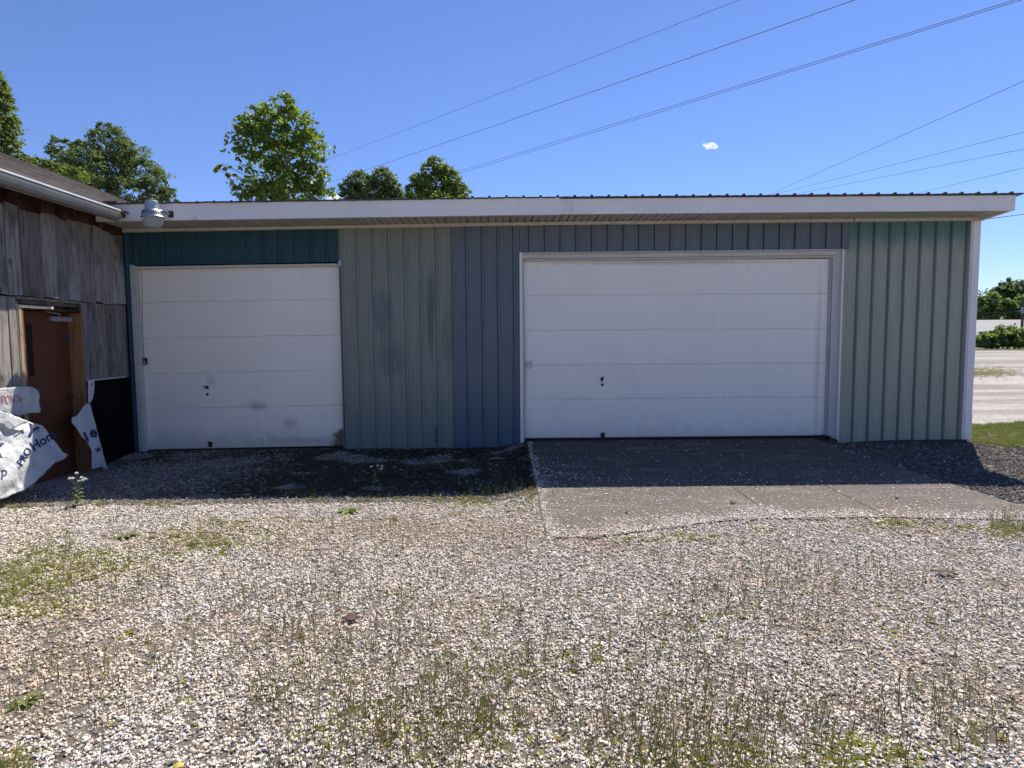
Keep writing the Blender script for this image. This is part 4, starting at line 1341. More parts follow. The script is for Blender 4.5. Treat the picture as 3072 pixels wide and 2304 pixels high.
def mk_tuft(seed, n, h, spread, wid, lean):
    def f(bm):
        r_ = random.Random(seed)
        for _ in range(n):
            a = r_.uniform(0, 6.28); rr = r_.uniform(0, spread); x, y = rr * math.cos(a), rr * math.sin(a)
            hh = h * r_.uniform(0.45, 1.0); a2 = r_.uniform(0, 6.28); ln = lean * r_.uniform(0.2, 1) * hh
            wd = wid * r_.uniform(0.6, 1.2); a3 = r_.uniform(0, 3.14)
            ux, uy = math.cos(a3) * wd / 2, math.sin(a3) * wd / 2
            prev = None
            for k in range(4):
                t = k / 3; cx_ = x + ln * t * t * math.cos(a2); cy_ = y + ln * t * t * math.sin(a2); cz_ = hh * t * (1 - 0.15 * t * lean)
                ww = (1 - t) * 0.85 + 0.15
                p = (bm.verts.new((cx_ - ux * ww, cy_ - uy * ww, cz_)), bm.verts.new((cx_ + ux * ww, cy_ + uy * ww, cz_)))
                if prev: bm.faces.new((prev[0], prev[1], p[1], p[0]))
                prev = p
    return f


def mk_stem(seed):
    """a single upright seed stem with a slightly thicker head"""
    def f(bm):
        r_ = random.Random(seed)
        for _ in range(r_.choice((1, 2, 3))):
            x, y = r_.uniform(-.02, .02), r_.uniform(-.02, .02); lx, ly = r_.uniform(-.018, .018), r_.uniform(-.018, .018); hh = r_.uniform(0.045, 0.10)
            rs = [0.0011, 0.0010, 0.0009, 0.0016, 0.0018, 0.0005]; ts = [0, 0.35, 0.68, 0.75, 0.9, 1.0]
            prev = None
            for rr, t in zip(rs, ts):
                cx_, cy_ = x + lx * t * t, y + ly * t * t
                ring = [bm.verts.new((cx_ + rr * math.cos(q), cy_ + rr * math.sin(q), hh * t)) for q in (0, 2.1, 4.2)]
                if prev:
                    for k in range(3): bm.faces.new((prev[k], prev[(k + 1) % 3], ring[(k + 1) % 3], ring[k]))
                prev = ring
    return f


def mk_broad(seed, n, size):
    def f(bm):
        r_ = random.Random(seed)
        for _ in range(n):
            a = r_.uniform(0, 6.28); L = size * r_.uniform(0.5, 1); w_ = L * r_.uniform(0.22, 0.4); up_ = r_.uniform(0.1, 0.8)
            ca, sa = math.cos(a), math.sin(a); x0, y0 = r_.uniform(-.3, .3) * size, r_.uniform(-.3, .3) * size
            pts_ = [(0, 0, 0), (0.4, w_ / L, .45 * up_), (1, 0, .55 * up_), (0.4, -w_ / L, .45 * up_)]
            vv = [bm.verts.new((x0 + (p[0] * ca - p[1] * sa) * L, y0 + (p[0] * sa + p[1] * ca) * L, p[2] * L + 0.002)) for p in pts_]
            bm.faces.new(vv)
    return f


COL_ST = variants('stone_kinds', [mk_single(i) for i in range(1, 11)], M_stone)
COL_CL = variants('stone_handfuls', [mk_cluster(i) for i in range(1, 25)], M_stone)
COL_TU = variants('tuft_kinds', [mk_tuft(i, 16, 0.07, 0.035, 0.004, 0.7) for i in range(5)], M_blade)
COL_SM = variants('stem_kinds', [mk_stem(i) for i in range(6)], M_blade)
COL_BR = variants('leafy_kinds', [mk_broad(i, 16, 0.022) for i in range(5)], M_blade)


def scatter(name, P_, scl, rot, tint, coll, label, cat=None):
    me = bpy.data.meshes.new(name)
    P_ = np.asarray(P_, dtype=np.float32); n = len(P_)
    me.vertices.add(n); me.vertices.foreach_set('co', P_.ravel())
    a = me.attributes.new('scl', 'FLOAT_VECTOR', 'POINT'); a.data.foreach_set('vector', np.asarray(scl, dtype=np.float32).ravel())
    a = me.attributes.new('rot', 'FLOAT_VECTOR', 'POINT'); a.data.foreach_set('vector', np.asarray(rot, dtype=np.float32).ravel())
    c4 = np.ones((n, 4), dtype=np.float32); c4[:, :3] = tint
    a = me.attributes.new('tint', 'FLOAT_COLOR', 'POINT'); a.data.foreach_set('color', c4.ravel())
    o = bpy.data.objects.new(name, me); C.objects.link(o)
    ng = bpy.data.node_groups.new(name, 'GeometryNodeTree')
    ng.interface.new_socket('Geometry', in_out='INPUT', socket_type='NodeSocketGeometry')
    ng.interface.new_socket('Geometry', in_out='OUTPUT', socket_type='NodeSocketGeometry')
    gi = ng.nodes.new('NodeGroupInput'); go = ng.nodes.new('NodeGroupOutput')
    m2p = ng.nodes.new('GeometryNodeMeshToPoints')
    ci = ng.nodes.new('GeometryNodeCollectionInfo'); ci.inputs['Collection'].default_value = coll
    ci.inputs['Separate Children'].default_value = True; ci.inputs['Reset Children'].default_value = True
    ip = ng.nodes.new('GeometryNodeInstanceOnPoints'); ip.inputs['Pick Instance'].default_value = True
    rs = ng.nodes.new('GeometryNodeInputNamedAttribute'); rs.data_type = 'FLOAT_VECTOR'; rs.inputs[0].default_value = 'scl'
    rr = ng.nodes.new('GeometryNodeInputNamedAttribute'); rr.data_type = 'FLOAT_VECTOR'; rr.inputs[0].default_value = 'rot'
    e2r = ng.nodes.new('FunctionNodeEulerToRotation')
    ri = ng.nodes.new('FunctionNodeRandomValue'); ri.data_type = 'INT'
    ri.inputs[4].default_value = 0; ri.inputs[5].default_value = len(coll.objects) - 1
    L = ng.links.new
    L(gi.outputs[0], m2p.inputs['Mesh']); L(m2p.outputs[0], ip.inputs['Points']); L(ci.outputs[0], ip.inputs['Instance'])
    L(rs.outputs['Attribute'], ip.inputs['Scale']); L(rr.outputs['Attribute'], e2r.inputs[0]); L(e2r.outputs[0], ip.inputs['Rotation'])
    L(ri.outputs[2], ip.inputs['Instance Index']); L(ip.outputs[0], go.inputs[0])
    md = o.modifiers.new('scatter', 'NODES'); md.node_group = ng
    return tag(o, label, cat, kind='stuff')


def in_slab(x, y, m_=0.0):
    return 0.345 - m_ < x < slab_xr(y) + m_ and y > (-4.18 + 0.42 * sstep(0.5, 2.3, x) - 0.13 * sstep(3.3, 4.7, x)) - m_ and y < 0


def dark_zone(x, y):
    """the dark crumbled gravel right of the slab"""
    e = 0.25 * noise.noise(Vector((x * 1.3, y * 1.3, 11)))
    return x > slab_xr(y) and y > -3.55 + e and x < 12


def lot_weeds():
    pp = []
    r_ = np.random.default_rng(77)
    for _ in range(900):
        p = onG(2950 + 60 * r_.normal(), 1118 + 9 * r_.normal(), -0.11)
        if p.x > 7.3 and p.y > 2: pp.append(p)
    return pp


def grass_zone(x, y):
    return x > 7.0 and y > -0.62 + 0.10 * (x - 7) + 0.08 * noise.noise(Vector((x * 3, y * 3, 1)))


CLU = ([], [], [], []); SIN = ([], [], [], [])


def stone(dst, x, y, z, sc, r, tint):
    dst[0].append((x, y, z)); dst[1].append(sc); dst[2].append(r); dst[3].append(tint)


def stone_tint(x, y, r, dz_):
    wn = noise.noise(Vector((x * 0.55, y * 0.9, 40))) + 0.6 * noise.noise(Vector((x * 2.1, y * 2.4, 8)))
    base = 0.71 + 0.15 * r[0]
    warm = 0.05 + 0.05 * r[2] + 0.10 * max(0, wn + 0.1)
    base *= 1 - 0.15 * max(0, wn)
    col = (base * (1 + warm * 0.5), base * (1.0 - 0.55 * warm), base * (1 - 1.7 * warm))
    if dz_:
        k = 0.10 + 0.16 * r[3] if r[4] > 0.12 else 0.6
        col = (col[0] * k * 0.98, col[1] * k, col[2] * k * 1.08)
    if x < 0.5 and y > -2.9:  # stones under the eave tinted darker, shade put into their colour
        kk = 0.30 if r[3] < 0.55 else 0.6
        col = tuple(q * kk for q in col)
    return col, wn


bands = [(-7.9, -6.0, 1750, 1.0), (-6.0, -4.6, 1550, 1.03), (-4.6, -3.0, 1350, 1.08), (-3.0, 0.3, 1100, 1.15)]
for (ya, yb, dens, sz) in bands:
    xa = max(-(D + yb) * 0.95 - 1.2, -5.9); xb = (D + yb) * 0.95 + 2.2
    n = int((xb - xa) * (yb - ya) * dens)
    X_ = rng.uniform(xa, xb, n); Y_ = rng.uniform(ya, yb, n); R_ = rng.random((n, 7))
    for i in range(n):
        x, y = float(X_[i]), float(Y_[i]); r = R_[i]
        if y > -0.03 and -5.4 < x < 7.05: continue
        if x < -5.4 and y > -6: continue
        if grass_zone(x, y): continue
        if in_slab(x, y, -0.01):      # gravel spilling over the front and left edges of the slab
            fy = -4.18 + 0.42 * sstep(0.5, 2.3, x) - 0.13 * sstep(3.3, 4.7, x)
            nn_ = 0.20 * noise.noise(Vector((x * 2.3, y * 0.5, 5))) + 0.08 * noise.noise(Vector((x * 7, y * 7, 3)))
            pr = sstep(0.22, 0.02, y - fy + nn_) + sstep(0.16, 0.0, x - 0.345 + nn_)
            if r[5] > pr: continue
            col, wn = stone_tint(x, -4.0, r, False)
            stone(CLU, x, y, slab_z(y) - 0.003, (0.85, 0.85, 0.85), (0, 0, r[4] * 6.28), col); continue
        mo = mossy(x, y)
        if mo and r[5] < min(1, mo * 1.05) * 0.97: continue
        dz_ = dark_zone(x, y)
        col, wn = stone_tint(x, y, r, dz_)
        if r[5] < 0.30 * sstep(0.0, 0.6, wn): continue
        s = sz * (0.85 + 0.3 * float(r[6]))
        stone(CLU, x, y, zg(x, y) - 0.001 + 0.004 * r[1], (s, s, s), ((r[1] - .5) * .2, (r[2] - .5) * .2, r[4] * 6.28), col)
n = 22000
for i in range(n):      # bigger single stones in the yard, crumbs strewn on the slab
    x, y = float(rng.uniform(-5.4, 9)), float(rng.uniform(-7.9, -0.05)); r = rng.random(7)
    if abs(x) > (D + y) * 0.95 + 1: continue
    if x > 4.74 and not dark_zone(x, y) and y > -3: continue
    if grass_zone(x, y): continue
    if in_slab(x, y): continue
    if mossy(x, y) > 0.25 or r[5] > 0.55: continue
    col, wn = stone_tint(x, y, r, dark_zone(x, y)); s = 0.016 * math.exp(0.28 * float(rng.normal()))
    stone(SIN, x, y, zg(x, y) + s * 0.25, (s * 1.2, s, s * 0.8), ((r[1] - .5) * .7, (r[2] - .5) * .7, r[4] * 6.28), col)
for i in range(90000):
    x, y = float(rng.uniform(0.36, 4.93)), float(rng.uniform(-4.3, -0.06)); r = rng.random(7)
    if not in_slab(x, y): continue
    fy = -4.18 + 0.42 * sstep(0.5, 2.3, x) - 0.13 * sstep(3.3, 4.7, x)
    pr = 0.008 + 0.08 * sstep(-1.6, -3.4, y) + 0.12 * sstep(1.7, 0.3, x) * sstep(-0.6, -2.6, y) + 0.95 * sstep(0.42, 0.05, y - fy + 0.22 * noise.noise(Vector((x * 2.3, 0, 5)))) + 0.6 * sstep(0.47, 0.36, x + 0.10 * noise.noise(Vector((0, y * 3, 5))))  # crumbs thinned towards the door, keeping the shaded end dark
    if r[5] > pr: continue
    col, wn = stone_tint(x, -4.0, r, False); s = 0.0095 * math.exp(0.38 * float(rng.normal()))
    stone(SIN, x, y, slab_z(y) + s * 0.2, (s * 1.2, s, s * 0.8), ((r[1] - .5) * .5, (r[2] - .5) * .5, r[4] * 6.28), col)
scatter('gravel_stones', *CLU, COL_CL, 'loose fine crushed pale limestone gravel covering the yard', 'gravel')
scatter('larger_stones', *SIN, COL_ST, 'larger pale stones in the gravel and crumbs strewn on the driveway', 'gravel')
print('stones', len(CLU[0]), len(SIN[0]))


def patch_points(patches, seed):
    r_ = np.random.default_rng(seed); out = []
    for (px, py, rx, ry, n) in patches:
        for _ in range(n):
            gx, gy = r_.normal(0, 0.55), r_.normal(0, 0.55)
            if gx * gx + gy * gy > 3: gx *= 0.3; gy *= 0.3
            p = onG(px + rx * gx, max(py + ry * gy, 1330))
            nz_ = noise.noise(Vector((p.x * 1.7, p.y * 1.7, seed))) + 0.5 * noise.noise(Vector((p.x * 5, p.y * 5, seed)))
            if r_.random() > 0.75 + 1.2 * nz_: continue
            if p.y > -0.06 and p.x < 7: continue
            out.append((p.x, p.y, r_.random(), r_.random(), r_.random()))
    return out


def put(name, pp, coll, cols, smin, smax, label, cat, zs=1.0):
    P_, S2, R2, T2 = [], [], [], []
    for (x, y, a, b_, c_) in pp:
        if x < -5.4: continue
        z = slab_z(y) if in_slab(x, y) else zg(x, y)
        k = smin + (smax - smin) * a
        P_.append((x, y, z - 0.003)); S2.append((k, k, k * zs)); R2.append((0, 0, b_ * 6.28))
        i = int(c_ * len(cols)) % len(cols); v_ = 0.75 + 0.5 * ((a * 7.7) % 1)
        T2.append(tuple(q * v_ for q in cols[i]))
    return scatter(name, P_, S2, R2, T2, coll, label, cat)


GREENS = [(0.26, 0.27, 0.055), (0.32, 0.31, 0.08), (0.17, 0.20, 0.04), (0.36, 0.31, 0.10)]
DRY = [(0.42, 0.34, 0.16), (0.34, 0.31, 0.11), (0.30, 0.31, 0.09), (0.48, 0.39, 0.20), (0.24, 0.18, 0.09)]
# low green weeds
put('low_weeds', patch_points([
    (60, 1720, 200, 75, 5200), (230, 1660, 200, 55, 2600), (-40, 1790, 140, 60, 400), (620, 1595, 130, 45, 2200), (545, 1645, 40, 25, 120),
    (690, 1560, 90, 25, 240), (780, 1590, 70, 28, 200), (160, 1575, 50, 12, 90), (60, 1505, 110, 10, 220), (260, 1500, 70, 10, 160),
    (480, 1502, 50, 9, 120), (1040, 1520, 32, 12, 90), (960, 1545, 50, 10, 60), (1180, 1570, 30, 18, 60), (370, 1590, 30, 9, 30),
    (1420, 1490, 90, 18, 500), (1250, 1478, 140, 10, 260), (900, 1470, 200, 12, 260), (1300, 1380, 180, 14, 260), (1560, 1510, 40, 24, 180), (1480, 1460, 60, 18, 160), (1150, 1750, 60, 12, 30), (380, 1875, 20, 12, 20),
    (1930, 1608, 120, 8, 130), (2280, 1578, 50, 9, 110), (2100, 1600, 120, 8, 140), (2690, 1565, 85, 9, 260), (3020, 1580, 60, 26, 340), (2890, 1575, 60, 9, 60),
    (2640, 2225, 130, 45, 420), (2540, 2270, 50, 40, 160), (2100, 2250, 300, 50, 260), (1300, 2150, 300, 100, 380), (70, 2080, 30, 16, 40), (40, 2250, 60, 40, 110), (560, 2080, 30, 10, 30), (2900, 2200, 80, 40, 60),
    (2100, 1850, 200, 80, 110), (2700, 1850, 250, 90, 100), (1750, 1950, 200, 60, 60), (500, 2000, 400, 200, 90)], 3),
    COL_BR, GREENS, 0.6, 1.35, 'low green weeds and moss creeping over the gravel', 'weeds')
put('grass_tufts', patch_points([
    (40, 1730, 150, 60, 160), (600, 1590, 100, 40, 110), (1590, 1480, 22, 26, 34), (1420, 1485, 60, 12, 40), (1550, 1470, 50, 20, 26), (1300, 1480, 30, 10, 14), (1100, 1480, 30, 8, 8),
    (945, 1485, 20, 8, 10), (1185, 1560, 14, 16, 10), (3030, 1575, 60, 24, 120), (2700, 1563, 80, 7, 50), (1360, 1530, 20, 14, 8), (60, 1500, 90, 8, 60), (480, 1500, 40, 7, 24),
    (1250, 2120, 520, 190, 60), (2250, 2220, 400, 150, 70), (1420, 2000, 240, 100, 100), (2960, 2150, 120, 90, 60), (30, 2260, 60, 30, 20), (800, 1900, 400, 150, 60), (2250, 1610, 300, 20, 40), (150, 1700, 200, 80, 120)], 5),
    COL_TU, [(0.28, 0.28, 0.08), (0.20, 0.22, 0.06), (0.34, 0.29, 0.12)], 0.5, 1.1, 'small upright tufts of thin grass in the gravel', 'grass')
put('dry_stems', patch_points([
    (1500, 2000, 1500, 380, 3300), (700, 1700, 700, 160, 500), (2300, 1750, 700, 140, 500), (1250, 2130, 480, 190, 420), (2250, 2200, 420, 150, 420), (900, 1850, 500, 160, 260), (2350, 1800, 600, 180, 260), (2800, 2050, 280, 200, 160),
    (1100, 1650, 500, 90, 120), (300, 1650, 300, 100, 160), (300, 2000, 300, 150, 90), (1480, 1480, 130, 26, 60), (3020, 1560, 60, 30, 60), (1600, 1500, 20, 30, 26), (1950, 2180, 900, 120, 260)], 8),
    COL_SM, DRY, 0.6, 1.55, 'thin brown and olive seed stems standing in the gravel', 'weeds')
# mossy mat and fallen leaf crumbs in the shade strip
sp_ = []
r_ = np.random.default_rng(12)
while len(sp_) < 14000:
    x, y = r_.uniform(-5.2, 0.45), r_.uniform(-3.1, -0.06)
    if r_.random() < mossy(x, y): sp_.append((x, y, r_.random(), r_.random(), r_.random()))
put('moss_mat', sp_, COL_BR, [(0.035, 0.045, 0.014), (0.045, 0.05, 0.018), (0.03, 0.028, 0.018), (0.05, 0.04, 0.026)], 0.6, 1.3, 'dark moss and leaf crumbs on darkened soil under the eave', 'moss', zs=0.5)
# verge grass at the right corner
sp_ = []
r_ = np.random.default_rng(13)
while len(sp_) < 6500:
    x = r_.uniform(7.02, 12.5); y = r_.uniform(-0.9, 2.0 + 0.25 * (x - 7))
    if x < 7.02 or not grass_zone(x, y): continue
    if y > 1.35 + 0.30 * (x - 7) + 0.15 * noise.noise(Vector((x * 2, 0, 0))): continue
    sp_.append((x, y, r_.random(), r_.random(), r_.random()))
P_, S2, R2, T2 = [], [], [], []
for (x, y, a, b_, c_) in sp_:
    k = 0.7 + 0.6 * a; P_.append((x, y, zg(x, min(y, 0.6)) - 0.01 if y < 0.6 else -0.03)); S2.append((k * 1.3, k * 1.3, k)); R2.append((0, 0, b_ * 6.28))
    cc = [(0.19, 0.24, 0.05), (0.24, 0.27, 0.07), (0.15, 0.20, 0.04), (0.27, 0.26, 0.10)][int(c_ * 4)]
    T2.append(cc)
scatter('verge_grass', P_, S2, R2, T2, COL_TU, 'bright green mown grass strip beside the white corner post', 'grass')
lw = lot_weeds()
scatter('lot_weeds', [(q.x, q.y, -0.12) for q in lw], [(2.2, 2.2, 1.3)] * len(lw), [(0, 0, k * 1.7) for k in range(len(lw))], [(0.30, 0.29, 0.10)] * len(lw), COL_TU, 'thin green weeds growing in the middle of the far gravel lot', 'weeds')
mb = MB(); nn = 20
top_ = [(7.03 + 9 * k / nn, 1.4 + 0.3 * 9 * k / nn + 0.1 * noise.noise(Vector((k, 1, 1)))) for k in range(nn + 1)]
vs = [(x, 0.55, -0.028) for x, y in top_] + [(x, y, -0.045) for x, y in top_]
mb.add(vs, [(k, k + 1, nn + 2 + k, nn + 1 + k) for k in range(nn)])
tag(mb.build('grass_verge', M_meadow), 'grass strip soil at the right end of the garage', kind='structure')

# ------------------------------------------------------------------ single plants and litter
M_green, nt_, b, nd, lk = nodemat('plant_green')
c = ramp(nt_, noise_t(nt_, coords(nt_), 25, 3), [(0.3, (0.14, 0.18, 0.05)), (0.7, (0.26, 0.30, 0.10))])
lk.new(c, b.inputs['Base Color']); b.inputs['Roughness'].default_value = 0.6
tr = nd.new('ShaderNodeBsdfTranslucent'); lk.new(c, tr.inputs[0]); ms = nd.new('ShaderNodeMixShader'); ms.inputs[0].default_value = 0.35
lk.new(b.outputs[0], ms.inputs[1]); lk.new(tr.outputs[0], ms.inputs[2]); lk.new(ms.outputs[0], nd['Material Output'].inputs[0])
M_plant = M_green


def leafquad(mb, p, dirv, L, w_, droop=0.2, mi=0):
    dirv = Vector(dirv).normalized(); side = dirv.cross(Vector((0, 0, 1)))
    side = side.normalized() if side.length > 1e-3 else Vector((1, 0, 0))
    p = Vector(p); m1 = p + dirv * L * 0.45; tip = p + dirv * L - Vector((0, 0, droop * L))
    mb.add([p, m1 + side * w_ / 2 + Vector((0, 0, .1 * w_)), tip, m1 - side * w_ / 2 + Vector((0, 0, .1 * w_)), m1 - Vector((0, 0, .1 * w_))], [(0, 4, 1), (4, 2, 1), (0, 3, 4), (4, 3, 2)], mi)


def flower_weed(px, py, h, label, heads, leaves=16, seed=1):
    g = onG(px, py); z0 = zg(g.x, g.y); r_ = random.Random(seed)
    E = empty('flowering_weed', (g.x, g.y, z0), label, 'weed', 'white flowered weeds')
    mb = MB(); mb.tube([(g.x, g.y, z0 - .01), (g.x + .01, g.y, z0 + h * .5), (g.x + .02, g.y - .005, z0 + h * .8)], [0.004, 0.003, 0.002], 6)
    tips = []
    for k in range(heads):
        a = r_.uniform(0, 6.28); t = (g.x + .02 + r_.uniform(-.07, .08), g.y + r_.uniform(-.04, .04), z0 + h * r_.uniform(.78, 1.05))
        mb.tube([(g.x + .012, g.y, z0 + h * r_.uniform(.5, .7)), t], 0.0016, 5); tips.append(t)
    mb.build('stem', M_plant, E)
    mb = MB()
    for k in range(leaves):
        t = k / leaves; a = k * 2.4
        leafquad(mb, (g.x + .01 * t, g.y, z0 + h * 0.62 * t + .005), (math.cos(a), math.sin(a), .5), (.11 * (1 - .5 * t)) * r_.uniform(.8, 1.2), .036 * (1 - .3 * t), .35)
    mb.build('foliage', M_plant, E)
    for t in tips:
        mb = MB()
        for j in range(26):
            a = j * 2.4; el = math.asin(1 - 1.5 * j / 25); dv = Vector((math.cos(a) * math.cos(el), math.sin(a) * math.cos(el), math.sin(el)))
            leafquad(mb, Vector(t) + dv * .008, dv + Vector((0.2, 0, .3)), .013, .011, 0)
        mb.build('flower_head', M_petal, E)


flower_weed(232, 1502, 0.32, 'leafy weed with white flower heads in front of the barn door', 7, 20, 1)
flower_weed(1122, 1447, 0.25, 'small weed with white flowers in the shade by the grey-green siding', 4, 7, 2)

# dandelion-like rosettes
for i, (px, py, s, lab) in enumerate([(1042, 1521, 0.16, 'low leafy rosette weed just outside the eave shadow'), (250, 1590, 0.0, ''), (380, 1592, 0.13, 'dark flattened weed on the gravel below the door of the barn'),
                                      (1182, 1590, 0.0, ''), (70, 2080, 0.10, 'broad-leaved weed low at the left edge of the gravel'), (2460, 1322, 0.16, 'dark leafy weed at the foot of the right door jamb')]):
    if not s: continue
    g = onG(px, py); z0 = zg(g.x, g.y) if not in_slab(g.x, g.y) else slab_z(g.y)
    if i == 5: g.y = -0.10; g.x = 4.80; z0 = 0.07
    mb = MB(); r_ = random.Random(i)
    for k in range(26):
        a = k * 2.399; leafquad(mb, (g.x, g.y, z0 + .004), (math.cos(a), math.sin(a), r_.uniform(.1, 1.3 if i == 5 else .6)), s * r_.uniform(.5, 1), s * .26, .3)
    tag(mb.build('rosette_weed', MATS['plant_green'] if i != 5 else basic('dark_weed', (0.035, 0.04, 0.02), 0.8, 0.3, 20)), lab, 'weed')


def chip(px, py, L, W, rot_, label, mat=M_dryleaf, name='dry_leaf', cat='leaf', h=0.012):
    g = onG(px, py); z0 = (slab_z(g.y) if in_slab(g.x, g.y) else zg(g.x, g.y) + 0.012)
    mb = MB(); n = 8; vs = []; c0, s0 = math.cos(rot_), math.sin(rot_)
    for k in range(n + 1):
        t = k / n; w_ = W * math.sin(math.pi * min(max(t, .04), .96)) ** 0.7 * (1 + .3 * noise.noise(Vector((px, k * .9, 0)))); x = (t - .5) * L
        zc = z0 + h * math.sin(math.pi * t) + .004
        for sgn in (-1, 0, 1):
            y = sgn * w_ / 2; zz = zc + (abs(sgn) * h * .6)
            vs.append((g.x + x * c0 - y * s0, g.y + x * s0 + y * c0, zz))
    fs = [(3 * k + j, 3 * k + 3 + j, 3 * k + 4 + j, 3 * k + 1 + j) for k in range(n) for j in (0, 1)]
    mb.add(vs, fs); o = mb.build(name, mat); sm = o.modifiers.new('s', 'SOLIDIFY'); sm.thickness = 0.002
    tag(o, label, cat)


chip(2835, 1712, 0.16, 0.05, -0.5, 'long brown leaf lying on the gravel at right, below the slab edge')
chip(1052, 1838, 0.10, 0.07, 0.1, 'brown crumpled leaf on the gravel left of centre')
chip(2198, 1512, 0.06, 0.04, 0.3, 'dark curled leaf near the middle of the concrete driveway', basic('dark_leaf', (0.02, 0.015, 0.012), 0.8, 0.3, 20))
chip(2690, 1498, 0.05, 0.035, 0.8, 'dark curled leaf towards the right side of the concrete driveway', MATS['dark_leaf'])
chip(1880, 1541, 0.04, 0.03, 0.8, 'tiny dark leaf towards the left side of the concrete driveway', MATS['dark_leaf'])
chip(915, 1785, 0.09, 0.018, 0.35, 'small bleached twig lying on the gravel', basic('bleached_twig', (0.4, 0.34, 0.27), 0.8, 0.2, 20), 'twig', 'twig')
chip(1015, 1820, 0.05, 0.03, 0.1, 'small reddish-brown leaf beside the crumpled leaf')
chip(532, 2285, 0.04, 0.03, 0.4, 'yellow leaf on the gravel at the bottom edge', basic('yellow_leaf', (0.55, 0.42, 0.08), 0.7, 0.2, 20))
chip(1490, 1371, 0.20, 0.045, 0.05, 'pale scrap of wood lying at the foot of the blue siding', basic('pale_scrap', (0.45, 0.38, 0.31), 0.8, 0.2, 20), 'wood_scrap', 'scrap')

# ------------------------------------------------------------------ trees
M_leaf, nt_, b, nd, lk = nodemat('tree_leaf')
at = nd.new('ShaderNodeAttribute'); at.attribute_name = 'tint'
lk.new(at.outputs['Color'], b.inputs['Base Color']); b.inputs['Roughness'].default_value = 0.5; b.inputs['Specular IOR Level'].default_value = 0.4
tr = nd.new('ShaderNodeBsdfTranslucent')
tcol = mixc(nt_, 1.0, at.outputs['Color'], (1.45, 1.7, 0.9), 'MULTIPLY'); lk.new(tcol, tr.inputs[0])
ms = nd.new('ShaderNodeMixShader'); ms.inputs[0].default_value = 0.42
lk.new(b.outputs[0], ms.inputs[1]); lk.new(tr.outputs[0], ms.inputs[2]); lk.new(ms.outputs[0], nd['Material Output'].inputs[0])


def leaf_mesh(name, centres, size, cols, parent, off, seed=0, droop=0.4):
    """one small folded leaf (two quads) per centre"""
    r_ = np.random.default_rng(seed); n = len(centres); c_ = np.asarray(centres)
    a = r_.uniform(0, 2 * np.pi, n); el = r_.normal(-droop, 0.45, n)
    d = np.stack([np.cos(a) * np.cos(el), np.sin(a) * np.cos(el), np.sin(el)], 1)
    rnd = r_.normal(0, 1, (n, 3)); rnd[:, 2] += 0.6
    s = np.cross(d, rnd); s /= np.linalg.norm(s, axis=1)[:, None] + 1e-9
    nn_ = np.cross(s, d)
    L = (size * np.exp(r_.normal(0, 0.25, n)))[:, None]; W = L * 0.33
    p0 = c_ - d * L * 0.5; p2 = c_ + d * L * 0.5; m0 = c_ - nn_ * L * 0.08
    p1 = c_ + s * W - d * L * 0.08 + nn_ * L * 0.04; p3 = c_ - s * W - d * L * 0.08 + nn_ * L * 0.04
    V_ = np.stack([p0, p1, p2, p3, m0], 1).reshape(-1, 3)
    base = (np.arange(n) * 5)[:, None]
    Fq = np.concatenate([base + np.array([[0, 4, 1]]), base + np.array([[4, 2, 1]]), base + np.array([[0, 3, 4]]), base + np.array([[4, 3, 2]])])
    cc = np.repeat(np.asarray(cols), 5, axis=0)
    return mesh_np(name, V_, Fq, M_leaf, parent, off, cc)


